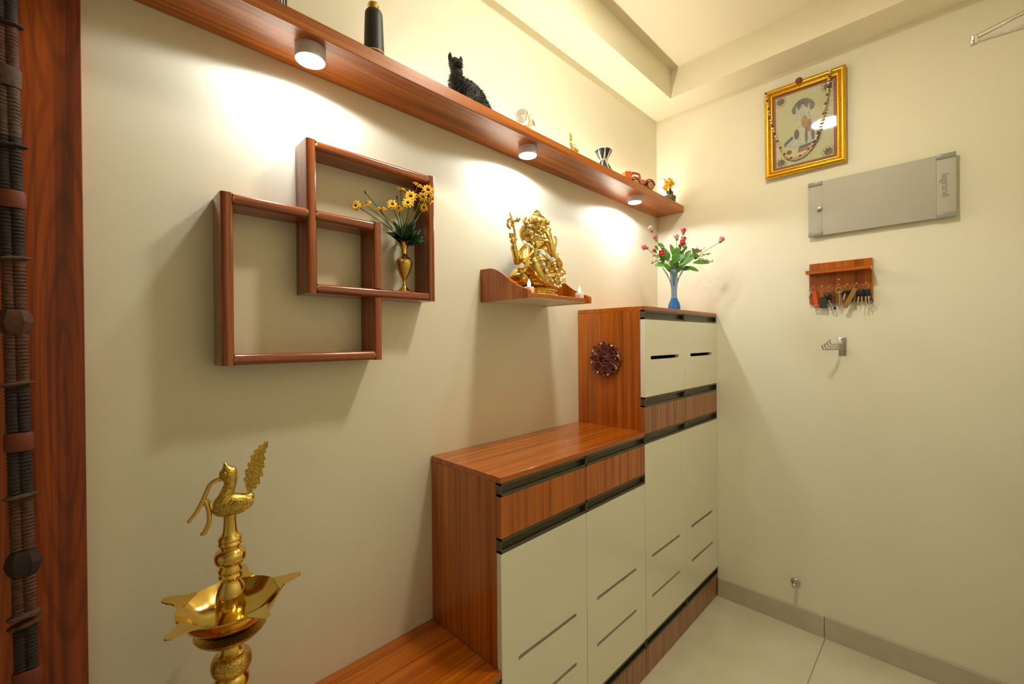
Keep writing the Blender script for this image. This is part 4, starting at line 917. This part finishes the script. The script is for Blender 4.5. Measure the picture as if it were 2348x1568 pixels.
def keyring(y, r=.0095, z=1.592, x=-.026): 
    bm = new(); ring(bm, (x, y, z - r), r, .0009, (1, .15, 0), 26, 6); return bm
def key(bm, y, z, L, ang, x, head=.007):
    d = Vector((0, math.sin(ang), -math.cos(ang))); s_ = Vector((0, d.z, -d.y)); p = Vector((x, y, z))
    prism(bm, [(math.cos(a) * head, math.sin(a) * head) for a in [2 * math.pi * k / 14 for k in range(14)]], lambda q: p + d * (head + q[0]) + s_ * q[1] + Vector((-.0009, 0, 0)), lambda q: p + d * (head + q[0]) + s_ * q[1] + Vector((.0009, 0, 0)))
    out = [(2 * head - .001, .0022), (L, .0022), (L, -.0010), (L - .004, -.0028), (L - .008, -.0014), (L - .012, -.0030), (L - .016, -.0016), (2 * head - .001, -.0022)]
    prism(bm, out, lambda q: p + d * q[0] + s_ * q[1] + Vector((-.0008, 0, 0)), lambda q: p + d * q[0] + s_ * q[1] + Vector((.0008, 0, 0)))
def strap(y, z0, z1, dy, w_, x, th=.0022):
    bm = new(); d = Vector((0, dy, z1 - z0)); d.normalize(); s_ = Vector((0, d.z, -d.y)); p0 = Vector((x, y, z0)); p1 = Vector((x, y + dy, z1)); L = (p1 - p0).length
    out = [(0, -w_ * .7), (L * .1, -w_), (L - .004, -w_), (L, -w_ * .6), (L, w_ * .6), (L - .004, w_), (L * .1, w_), (0, w_ * .7)]
    prism(bm, out, lambda q: p0 + d * q[0] + s_ * q[1], lambda q: p0 + d * q[0] + s_ * q[1] + Vector((-th, 0, 0))); return bm
def bunch(lab, y): 
    tt = thing('key_bunch', lab, 'keys', (-.026, y, 1.50), 'key bunches on the key holder'); obj('key_ring', keyring(y), M['steel'], tt); return tt
y = hooks_y[0]; k_ = bunch('orange red leather key fob with a dangling clasp, on the leftmost hook', y)
f_ = obj('leather_fob', strap(y - .003, 1.578, 1.499, -.0105, .0078, -.0270), M['leather_or'], k_)
b = new(); ell(b, (-.0298, y - .0115, 1.5125), (.0016, .0035, .0035), (0, 0, 0), 12, 8); obj('rivet', b, M['steel'], f_)
b = new(); ring(b, (-.027, y - .0145, 1.4945), .0045, .0007, (1, 0, 0), 16, 5); ring(b, (-.027, y - .0165, 1.487), .0038, .0007, (.2, 1, 0), 16, 5); ring(b, (-.027, y - .017, 1.4775), .0048, .0009, (1, 0, 0), 18, 5); obj('clasp_chain', b, M['steel'], k_)
b = new(); key(b, y + .010, 1.577, .032, .25, -.022, .005); obj('key', b, M['steel'], k_)
y = hooks_y[1]; k_ = bunch('dark green tag key fob on the second hook from the left', y)
b = new(); prism(b, [(y + .006, 1.5475), (y + .008, 1.5430), (y + .0085, 1.4985), (y - .0215, 1.4965), (y - .0175, 1.5430), (y - .0130, 1.5480)], lambda p: (-.0245, p[0], p[1]), lambda p: (-.0285, p[0], p[1])); obj('tag', b, M['tag_green'], k_)
b = new(); tube(b, [(-.026, y + .002, 1.573), (-.0265, y + .001, 1.560), (-.0265, y - .002, 1.548)], .0013, 6); obj('link', b, M['steel'], k_)
y = hooks_y[2]; k_ = bunch('black car key fob with brown strap on the third hook from the left', y)
b = new(); ell(b, (-.030, y + .006, 1.549), (.007, .0125, .0205), (R(-38), 0, 0), 18, 12); obj('car_fob', b, M['black'], k_)
b = new(); key(b, y + .004, 1.536, .042, -.25, -.027, .005); obj('key', b, M['steel'], k_)
obj('brown_strap', strap(y - .009, 1.572, 1.512, -.004, .0042, -.0285), M['leather_br'], k_)
b = new(); ell(b, (-.0285, y - .0165, 1.496), (.003, .0045, .008), (R(8), 0, 0), 12, 8); tube(b, [(-.0285, y - .013, 1.514), (-.0285, y - .0155, 1.503)], .0015, 6); obj('drop_charm', b, M['black'], k_)
y = hooks_y[3]; k_ = bunch('bunch of brass and steel keys behind a round ring tag on the middle hook', y)
b = new(); tube(b, [(-.0295, y - .002 + .011 * math.cos(a), 1.5715 + .011 * math.sin(a)) for a in [2 * math.pi * q / 24 for q in range(24)]], .0040, 8, closed=True); obj('ring_tag', b, M['leather_ol'], k_)
for dy, L, an, x in ((-.003, .066, -.02, -.031), (.004, .050, .06, -.027), (-.006, .060, -.06, -.0245), (.001, .056, .0, -.0225)):
    b = new(); key(b, y + dy, 1.570, L, an, x, .0065); obj('key', b, M['steel'] if dy < 0 else M['brass'], k_)
y = hooks_y[4]; k_ = bunch('black-headed steel key on the third hook from the right', y)
b = new(); box(b, (-.0320, y - .012, 1.5555), (-.0250, y + .014, 1.5730), .003, 3); obj('key_head', b, M['black'], k_)
b = new(); tube(b, [(-.0285, y + .006, 1.556), (-.0285, y + .012, 1.531)], [.0030, .0024], 8); obj('key_blade', b, M['steel'], k_)
y = hooks_y[5]; k_ = bunch('long olive brown leather strap key fob on the second hook from the right', y)
obj('leather_fob', strap(y + .002, 1.5775, 1.4935, .0370, .0088, -.0350), M['leather_ol'], k_)
b = new(); key(b, y + .002, 1.570, .062, .12, -.024, .005); obj('key', b, M['steel'], k_)
y = hooks_y[6]; k_ = bunch('bunch of black-headed keys with a black ring on the rightmost hook', y)
for dy, an, x, L in ((.022, .30, -.0300, .030), (.011, .1, -.0335, .044), (-.001, -.05, -.0300, .046), (-.010, -.25, -.0335, .040)):
    bb = new(); box(bb, (x - .003, y + dy - .0065, 1.539), (x + .003, y + dy + .0065, 1.571), .0025, 3); kh = obj('key_head', bb, M['black'], k_)
    bb = new(); tube(bb, [(x, y + dy, 1.541), (x, y + dy + math.sin(an) * .012, 1.541 - L)], [.0026, .0019], 8); obj('key_blade', bb, M['steel'], kh)
b = new(); ring(b, (-.030, y - .0155, 1.5185), .0095, .0014, (1, 0, 0), 26, 6); obj('black_ring', b, M['black'], k_)
b = new(); tube(b, [(-.030, y - .006, 1.571), (-.030, y - .013, 1.550), (-.030, y - .0155, 1.528)], .0013, 6, 3); obj('ring_link', b, M['steel'], k_)

# ------------------------------------------------------------------ swivel coat hook and door stop
t = thing('coat_hook', 'steel four-arm swivel coat hook under the key holder', 'coat hook', (0, -.865, 1.286))
b = new(); box(b, (-.0035, -.8785, 1.2855), (-.0003, -.8512, 1.3662), .001, 2); obj('mounting_plate', b, M['steel'], t)
for z in (1.3575, 1.3045, 1.2955):
    b = new(); ell(b, (-.004, -.8625, z), (.0025, .0045, .0045), (0, 0, 0), 14, 8); obj('screw', b, M['steel'], t)
b = new(); tube(b, [(-.0095, -.8635, 1.307), (-.0095, -.8635, 1.342)], .0045, 14); obj('pivot_pin', b, M['steel'], t)
for k, (z, yt, L) in enumerate(((1.3360, -.8360, .078), (1.3275, -.8280, .082), (1.3195, -.8200, .086), (1.3125, -.8115, .090))):
    b = new(); e = Vector((-.0095 - L, yt, z)); s0 = Vector((-.0095, -.8635, z))
    tube(b, [s0, s0.lerp(e, .55), s0.lerp(e, .93), e + Vector((-.003, .001, .003)), e + Vector((-.007, .003, .011)), e + Vector((-.006, .003, .018))], [.0026, .0026, .0026, .0026, .0029, .0040], 10, 3); ell(b, e + Vector((-.006, .003, .019)), (.0042, .0042, .005), (0, 0, 0), 12, 8)
    obj('hook_arm', b, M['steel'], t)
t = thing('door_stop', 'small steel ball-tipped door stop low on the back wall above the skirting', 'door stop', (0, -.6826, .19))
b = new(); lathe(b, [(.0195, 0), (.0195, .0025), (.0150, .0060), (.0080, .0100)], (-.0003, -.6826, .2060), 28, mat=tm); obj('base_flange', b, M['steel'], t)
b = new(); lathe(b, [(.0065, .008), (.0072, .012), (.0072, .034), (.0062, .036)], (-.0003, -.6826, .2060), 20, mat=tm); ell(b, (-.040, -.6826, .2060), (.0085, .0092, .0092), (0, 0, 0), 18, 12); obj('stem', b, M['steel'], t)

# ------------------------------------------------------------------ door closer on the entrance door, its arm reaches into the picture
t = thing('door_closer', 'silver door closer arm reaching in at the top right corner', 'door closer', (-.48, -1.43, 2.23))
b = new(); box(b, (-.60, -1.4295, 2.225), (-.36, -1.415, 2.335), .004, 2); obj('mounting_plate', b, M['steel'], t)
E0 = Vector((-.6391, -1.2415, 2.1804))
def bar(p0, p1, w_, h_):
    bm = new(); d = (p1 - p0).normalized(); s_ = d.cross(Vector((0, 0, 1))).normalized(); u_ = s_.cross(d)
    L = (p1 - p0).length
    out = [(w_ * math.cos(R(90 + 15 * k)), w_ * math.sin(R(90 + 15 * k))) for k in range(13)] + [(L + w_ * math.cos(R(-90 + 15 * k)), w_ * math.sin(R(-90 + 15 * k))) for k in range(13)]
    prism(bm, out, lambda q: p0 + d * q[0] + s_ * q[1] - u_ * h_, lambda q: p0 + d * q[0] + s_ * q[1] + u_ * h_); return bm
b = new(); tube(b, [E0 + Vector((0, 0, .005)), Vector((-.477, -1.4155, 2.303))], .0062, 12); obj('upper_arm', b, M['chrome'], t)
obj('lower_arm', bar(E0 + Vector((0, 0, -.0050)), Vector((-.477, -1.4155, 2.243)), .0080, .0040), M['steel'], t)
b = new(); lathe(b, [(.0075, -.012), (.0080, -.010), (.0080, .009), (.006, .011)], tuple(E0), 18); obj('elbow_pin', b, M['steel'], t)

# ------------------------------------------------------------------ ornaments on the wall shelf
T0 = SH1
t = thing('ribbed_jar', 'slim jar with dark vertical ribs on the wall shelf, cut by the top edge', 'jar', (-2.066, -.125, T0))
b = new(); lathe(b, [(.015, 0), (.0165, .004), (.0165, .080), (.012, .092), (.011, .098)], (-2.066, -.125, T0), 48); obj('body', b, M['print_pale'], t)
b = new()
for k in range(16): a = 2 * math.pi * k / 16; tube(b, [(-2.066 + .0168 * math.cos(a), -.125 + .0168 * math.sin(a), T0 + .004), (-2.066 + .0168 * math.cos(a), -.125 + .0168 * math.sin(a), T0 + .080)], .0014, 6)
obj('ribs', b, M['black'], t)
tx, ty = -1.828, -.112
t = thing('telescope', 'black leather hand telescope with brass cap standing on the wall shelf', 'telescope', (tx, ty, T0))
b = new(); lathe(b, [(.0285, 0), (.0285, .004), (.0275, .006)], (tx, ty, T0), 36); obj('foot_ring', b, M['brass'], t)
b = new(); lathe(b, [(.0262, .0045), (.0262, .020), (.0230, .120), (.0220, .128), (.0195, .1325)], (tx, ty, T0), 36); obj('barrel', b, M['leather_black'], t)
b = new(); lathe(b, [(.0275, .017), (.0282, .019), (.0275, .021)], (tx, ty, T0), 36); obj('trim_ring', b, M['brass'], t)
b = new(); lathe(b, [(.0125, .1325), (.0132, .138), (.0150, .142), (.0160, .147), (.0150, .1515), (.0110, .1535)], (tx, ty, T0), 30); obj('eyepiece', b, M['brass'], t)
# furry black animal
ax_ = Vector((.93, -.12, 0)); cx0, cy0 = -1.541, -.098
F = lambda s, z, dp=0.0: Vector((cx0, cy0, 0)) + ax_ * (s * .000159 / .74) + Vector((0, dp, 2.253 - (z - 131) * .000159))
t = thing('toy_animal', 'furry black sitting toy animal with pricked ears on the wall shelf', 'figurine', (cx0 + .05, cy0, T0))
b = new()
ell(b, F(-20, 250), (.0225, .020, .0215)); tube(b, [F(-10, 300), F(-5, 430), F(0, 600), F(30, 760)], [.017, .019, .026, .032], 14, 3)
tube(b, [F(0, 700), F(150, 740), F(300, 830), F(420, 920)], [.036, .042, .042, .034], 16, 3); ell(b, F(440, 960), (.034, .034, .036))
ell(b, F(-120, 1000, -.016), (.020, .016, .014)); ell(b, F(60, 1000, -.034), (.022, .014, .014)); ell(b, F(200, 930, -.02), (.04, .026, .028))
ell(b, F(-12, 270, -.014), (.011, .014, .010)); ell(b, F(330, 730), .022)
b = remesh(b, .004, 1)
body = obj('body', b, M['fur'], t)
fz = new(); me_ = body.data; rnd = random.Random(3); base_ = wloc(t)
for p in me_.polygons:
    if rnd.random() < .30:
        c = p.center + base_; 
        if c.z < T0 + .004: continue
        n_ = p.normal + Vector((rnd.uniform(-.6, .6), rnd.uniform(-.6, .6), rnd.uniform(-.9, .2))); n_.normalize(); L = rnd.uniform(.005, .012) * (.6 if c.z > 2.21 else 1.0)
        o_ = n_.orthogonal().normalized() * .0011; q_ = n_.cross(o_.normalized()) * .0011
        v = [fz.verts.new(c - n_ * .001 + o_), fz.verts.new(c - n_ * .001 - o_ * .5 + q_), fz.verts.new(c - n_ * .001 - o_ * .5 - q_), fz.verts.new(c + n_ * L + Vector((0, 0, -.25 * L)))]
        fz.faces.new((v[0], v[1], v[3])); fz.faces.new((v[1], v[2], v[3])); fz.faces.new((v[2], v[0], v[3])); fz.faces.new((v[2], v[1], v[0]))
fo = obj('fur', fz, M['fur'], t); fo['kind'] = 'stuff'
for s_ in (-1, 1):
    b = new(); c = F(-20 + s_ * 84, 190 - 8 * s_); tube(b, [c, c + Vector((s_ * .003, 0, .013)), c + Vector((s_ * .002, 0, .025))], [.0085, .0066, .0012], 10, 3); obj('ear', b, M['fur'], t)
b = new(); ell(b, F(-5, 275, -.0225), (.0068, .0065, .0078)); obj('muzzle', b, M['nose'], t, label='shiny dark muzzle')
for s_ in (-1, 1):
    b = new(); ell(b, F(-22 + s_ * 62, 225, -.0165), .0022, (0, 0, 0), 8, 6); obj('eye', b, M['nose'], t)
# glass bird
gbx, gby = -1.250, -.112
t = thing('glass_bird', 'clear glass bird ornament with fanned tail on the wall shelf', 'figurine', (gbx, gby, T0))
b = new(); lathe(b, [(.022, 0), (.022, .006), (.010, .010), (.006, .020), (.008, .034)], (gbx + .012, gby, T0), 24); obj('stand', b, M['glass_bird'], t)
b = new(); c = Vector((gbx - .004, gby + .004, T0 + .066))
pts = []
for k in range(25):
    a = R(30 + 250 * k / 24); r_ = .024 * (1 + .06 * (k % 2)); pts.append((r_ * math.cos(a), r_ * math.sin(a)))
prism(b, pts + [(.012, -.016)], lambda p: c + Vector((p[0] * .85, -.5 * p[0], p[1])) + Vector((0, .002, 0)), lambda p: c + Vector((p[0] * .85, -.5 * p[0], p[1])) - Vector((0, .003, 0)))
for k in range(12):
    a = R(40 + 230 * k / 11); d = Vector((.85 * math.cos(a), -.5 * math.cos(a), math.sin(a))); tube(b, [c + d * .006 + Vector((0, -.003, 0)), c + d * .023 + Vector((0, -.003, 0))], [.0010, .0020], 6)
obj('tail_fan', b, M['glass_bird'], t)
b = new(); tube(b, [(gbx + .020, gby - .006, T0 + .026), (gbx + .022, gby - .010, T0 + .050), (gbx + .020, gby - .010, T0 + .070), (gbx + .026, gby - .013, T0 + .078)], [.008, .0060, .0045, .003], 12, 3); obj('neck', b, M['bead_c'], t, label='cream neck')
b = new(); ell(b, (gbx + .036, gby - .016, T0 + .050), (.006, .005, .013), (0, R(-24), 0), 14, 10); tube(b, [(gbx + .036, gby - .016, T0 + .046), (gbx + .018, gby - .006, T0 + .026)], .0022, 6); obj('wing', b, M['lamp_shell'], t)
# gold long-necked figurine
sx_, sy_ = -.955, -.112
t = thing('gold_bird', 'small gold figurine with a long raised neck on the wall shelf', 'figurine', (sx_, sy_, T0))
b = new(); ell(b, (sx_ + .004, sy_, T0 + .030), (.021, .013, .016), (0, .15, 0)); ell(b, (sx_ + .022, sy_, T0 + .036), (.012, .008, .008), (0, -.6, 0))
tube(b, [(sx_ - .008, sy_, T0 + .034), (sx_ - .018, sy_, T0 + .050), (sx_ - .017, sy_, T0 + .066), (sx_ - .020, sy_ - .002, T0 + .082), (sx_ - .029, sy_ - .002, T0 + .096)], [.0095, .0060, .0048, .0052, .0012], 12, 4); obj('body', b, M['gold'], t)
b = new(); tube(b, [(sx_ - .004, sy_, T0 + .020), (sx_ - .004, sy_, T0 + .001)], .004, 8); tube(b, [(sx_ + .014, sy_, T0 + .020), (sx_ + .014, sy_, T0 + .001)], .004, 8); box(b, (sx_ - .018, sy_ - .012, T0 + .0003), (sx_ + .026, sy_ + .012, T0 + .005), .001); obj('foot', b, M['gold'], t)
b = new(); ring(b, (sx_ + .006, sy_ - .002, T0 + .050), .008, .0016, (.3, 1, 0), 16); obj('crest_ring', b, M['silver'], t)
# hourglass drum
hx, hy = -.738, -.115
t = thing('hourglass_drum', 'small dark hourglass drum laced with white cord on the wall shelf', 'drum', (hx, hy, T0))
b = new(); lathe(b, [(.036, 0), (.037, .006), (.030, .022), (.014, .046), (.012, .050), (.014, .054), (.030, .078), (.0365, .092), (.036, .098)], (hx, hy, T0), 36); obj('shell', b, M['drum'], t)
for z in (0.0005, .094):
    b = new(); lathe(b, [(.0375, 0), (.0385, .002), (.0375, .0045)], (hx, hy, T0 + z), 36); obj('drumhead', b, M['bead_c'], t)
b = new()
for k in range(8):
    a0, a1, a2 = 2 * math.pi * k / 8, 2 * math.pi * (k + .5) / 8, 2 * math.pi * (k + 1) / 8
    top = lambda a: (hx + .0388 * math.cos(a), hy + .0388 * math.sin(a), T0 + .093); bot = lambda a: (hx + .0395 * math.cos(a), hy + .0395 * math.sin(a), T0 + .004); mid_ = lambda a: (hx + .0165 * math.cos(a), hy + .0165 * math.sin(a), T0 + .050)
    tube(b, [top(a0), mid_((a0 + a1) / 2), bot(a1)], .0013, 5); tube(b, [bot(a1), mid_((a1 + a2) / 2), top(a2)], .0013, 5); ell(b, top(a0), (.0038, .0038, .0038), (0, 0, 0), 8, 6)
ring(b, (hx, hy, T0 + .052), .0180, .0016, (0, 0, 1), 24, 6); obj('lacing', b, M['rope'], t)
# wooden toy car
t = thing('toy_car', 'vintage wooden toy car in reddish brown with an orange back on the wall shelf', 'toy', (-.415, -.105, T0))
cd_ = Vector((.92, -.38, 0)).normalized(); cs_ = Vector((.38, .92, 0)).normalized()
K = lambda l, s, z: Vector((-.415, -.105, T0)) + cd_ * l + cs_ * s + Vector((0, 0, z))
def kprism(name, poly, s0, s1, mat): 
    bm = new(); prism(bm, poly, lambda p: K(p[0], s0, p[1]), lambda p: K(p[0], s1, p[1])); return obj(name, bm, mat, t, angle=25)
kprism('chassis', [(-.070, .018), (.085, .018), (.090, .026), (.060, .032), (.010, .030), (-.010, .046), (-.070, .046)], -.017, .017, M['toy_red'])
kprism('bonnet', [(.012, .030), (.070, .030), (.074, .040), (.060, .049), (.014, .053)], -.013, .013, M['toy_tan'])
kprism('rear_box', [(-.088, .026), (-.052, .026), (-.050, .070), (-.056, .079), (-.082, .079), (-.090, .070)], -.017, .017, M['toy_or'])
b = new(); tube(b, [K(-.046, .0, .062), K(-.034, 0, .080), K(-.010, 0, .082), K(.008, 0, .078), K(.013, 0, .056)], [.007, .007, .006, .006, .005], 10, 3); obj('roof_bow', b, M['toy_red'], t)
b = new(); ell(b, K(-.048, 0, .082), (.007, .007, .008)); obj('driver_knob', b, M['toy_tan'], t)
for l in (-.034, .056):
    for s_ in (-1, 1):
        b = new(); tube(b, [K(l + .031 * math.cos(R(q)), s_ * .024, .022 + .031 * math.sin(R(q))) for q in range(10, 171, 20)], .0042, 8); obj('mudguard', b, M['toy_red'], t)
        b = new(); mw_ = Matrix((cd_, Vector((0, 0, 1)), cs_ * -1)).transposed()
        lathe(b, [(.0215, -.004), (.0225, -.002), (.0225, .003), (.0215, .005)], tuple(K(l, s_ * .024, .0228)), 28, mat=mw_); wh = obj('wheel', b, M['black'], t)
        b = new(); lathe(b, [(.0175, -.0052), (.0180, 0), (.0175, .0062), (.006, .0075), (.005, .009)], tuple(K(l, s_ * .024, .0228)), 24, mat=mw_); obj('hub', b, M['toy_tan'], wh)
# flower pot at the far end
fx, fy = -.088, -.118
t = thing('flower_pot', 'small dark square pot with yellow artificial flowers at the corner end of the wall shelf', 'potted flowers', (fx, fy, T0))
b = new(); prism(b, [(-.025, -.025), (.025, -.025), (.025, .025), (-.025, .025)], lambda p: (fx + p[0] * .85, fy + p[1] * .85, T0 + .0005), lambda p: (fx + p[0], fy + p[1], T0 + .044)); obj('pot', b, M['tag_green'], t, smooth=False)
b = new(); tube(b, [(fx - .010, fy, T0 + .035), (fx - .011, fy - .002, T0 + .135)], .0015, 6); obj('stake', b, M['rope'], t, label='pale plant stake')
b = new()
for d, L in (((-.3, -.3, 1), .05), ((.5, -.2, .9), .05), ((.7, -.4, .3), .045), ((-.1, .3, 1), .05)): leaf(b, (fx, fy, T0 + .038), d, (-.6, -.7, .4), L, .018, bend=.2, thick=.0004)
obj('foliage', b, M['green_dk'], t)
for (dx, dy, dz) in ((-.038, .010, .122), (-.030, .0, .106), (-.006, -.006, .128), (.010, -.008, .118), (-.020, -.004, .110), (-.034, .004, .086), (-.040, .008, .074), (.004, -.010, .104), (-.012, -.008, .096)):
    c = Vector((fx + dx, fy + dy, T0 + dz)); n_ = Vector((-.5 + random.uniform(-.5, .5), -.7, .3 + random.uniform(-.4, .4))).normalized(); u_ = n_.orthogonal().normalized(); v_ = n_.cross(u_); b = new()
    for k in range(5): a = 2 * math.pi * k / 5; leaf(b, c, u_ * math.cos(a) + v_ * math.sin(a) + n_ * .35, n_, .018, .0165, bend=.15, thick=.0004, n=4)
    ell(b, c + n_ * .002, .0024, (0, 0, 0), 8, 6); tube(b, [c, Vector((fx - .011, fy - .002, T0 + dz * .75))], .0007, 5)
    obj('blossom', b, M['yellow'], t)
b = new(); lathe(b, [(.012, 0), (.022, .010), (.026, .026), (.025, .027), (.018, .012)], (fx - .062, fy + .030, T0 + .0003), 28)
tag(obj('clay_dish', b, M['toy_or']), 'small orange clay dish beside the flower pot on the wall shelf', 'dish')

# ------------------------------------------------------------------ woven wall hanging by the teak cladding
hx0, hz0, hx1, hz1 = -2.4735, 2.16, -2.4520, .55
HY = -.078
t = thing('woven_hanging', 'long narrow hanging of wrapped cords with terracotta bands at the left edge', 'wall hanging', (hx1, HY, hz1))
hz = lambda pxy: 1.948 - .000742 * pxy
hx_ = lambda z: hx0 + (hz0 - z) / (hz0 - hz1) * (hx1 - hx0)
def cords(z1, z0, mat, name='wrapped_cords', pitch=.0062, rx=.0088):
    bm = new(); n = max(2, int((z1 - z0) / pitch))
    for side in (-1, 1):
        pts = []; 
        prof = []
        for k in range(n * 4 + 1):
            z = z0 + (z1 - z0) * k / (n * 4); prof.append((rx * (.80 + .20 * abs(math.sin(math.pi * k / 4))) * (1 + .06 * math.sin(k * 1.7 + side)), z))
        bm2 = new(); lathe(bm2, [(r, z) for r, z in prof], (0, 0, 0), 14)
        for v in bm2.verts: v.co = Vector((hx_(v.co.z) + side * rx * .68 + v.co.x, HY + v.co.y * .8, v.co.z))
        merge(bm, bm2)
    obj(name, bm, mat, t, angle=60)
def band(z1, z0, mat, r=.0175, name='band'):
    bm = new(); lathe(bm, [(r * .9, z0), (r, z0 + .004), (r, (z0 + z1) / 2), (r, z1 - .004), (r * .9, z1)], (0, 0, 0), 24)
    for v in bm.verts: v.co = Vector((hx_(v.co.z) + v.co.x, HY + v.co.y * .62, v.co.z))
    obj(name, bm, mat, t)
def collar(z, mat, r=.021):
    bm = new(); lathe(bm, [(.012, z - .004), (r, z - .001), (r, z + .001), (.012, z + .004)], (0, 0, 0), 24)
    for v in bm.verts: v.co = Vector((hx_(z) + v.co.x, HY + v.co.y * .7, v.co.z + (v.co.x * .12)))
    obj('collar', bm, mat, t)
def knob(z1, z0, mat, r=.0225):
    bm = new(); zm = (z0 + z1) / 2; lathe(bm, [(.014, z0), (.018, z0 + .006), (r, zm), (.018, z1 - .006), (.014, z1)], (0, 0, 0), 6)
    for v in bm.verts: v.co = Vector((hx_(v.co.z) + v.co.x, HY + v.co.y * .6, v.co.z))
    obj('hexagon_knob', bm, mat, t, angle=20)
Z = hz
cords(2.14, Z(66), M['cord_dk']); collar(Z(66), M['cord_dk']); cords(Z(68), Z(160), M['cord_br']); band(Z(160), Z(205), M['cord_gr'], .0165, 'plain_sleeve'); cords(Z(206), Z(318), M['cord_gr'])
collar(Z(338), M['cord_dk']); cords(Z(319), Z(437), M['cord_dk']); band(Z(438), Z(477), M['terracotta']); cords(Z(478), Z(590), M['cord_dk']); collar(Z(592), M['cord_gr']); cords(Z(595), Z(705), M['cord_br'])
knob(Z(706), Z(762), M['cord_br']); cords(Z(763), Z(872), M['cord_br']); collar(Z(875), M['cord_gr']); cords(Z(878), Z(985), M['cord_dk']); band(Z(986), Z(1028), M['terracotta']); cords(Z(1029), Z(1126), M['cord_dk'])
collar(Z(1131), M['cord_gr']); cords(Z(1135), Z(1255), M['cord_br']); knob(Z(1256), Z(1314), M['cord_dk']); cords(Z(1315), Z(1402), M['cord_br']); collar(Z(1403), M['cord_gr']); collar(Z(1424), M['cord_br']); cords(Z(1427), Z(1530), M['cord_dk']); band(Z(1531), Z(1575), M['terracotta']); cords(Z(1576), Z(1850), M['cord_dk'])
b = new(); tube(b, [(hx0, -.034, 2.165), (hx0, HY, 2.165), (hx0, HY - .004, 2.172)], .003, 8, 3); tube(b, [(hx0, HY, 2.162), (hx0, HY, 2.135)], .003, 8); obj('hanging_hook', b, M['steel'], t)
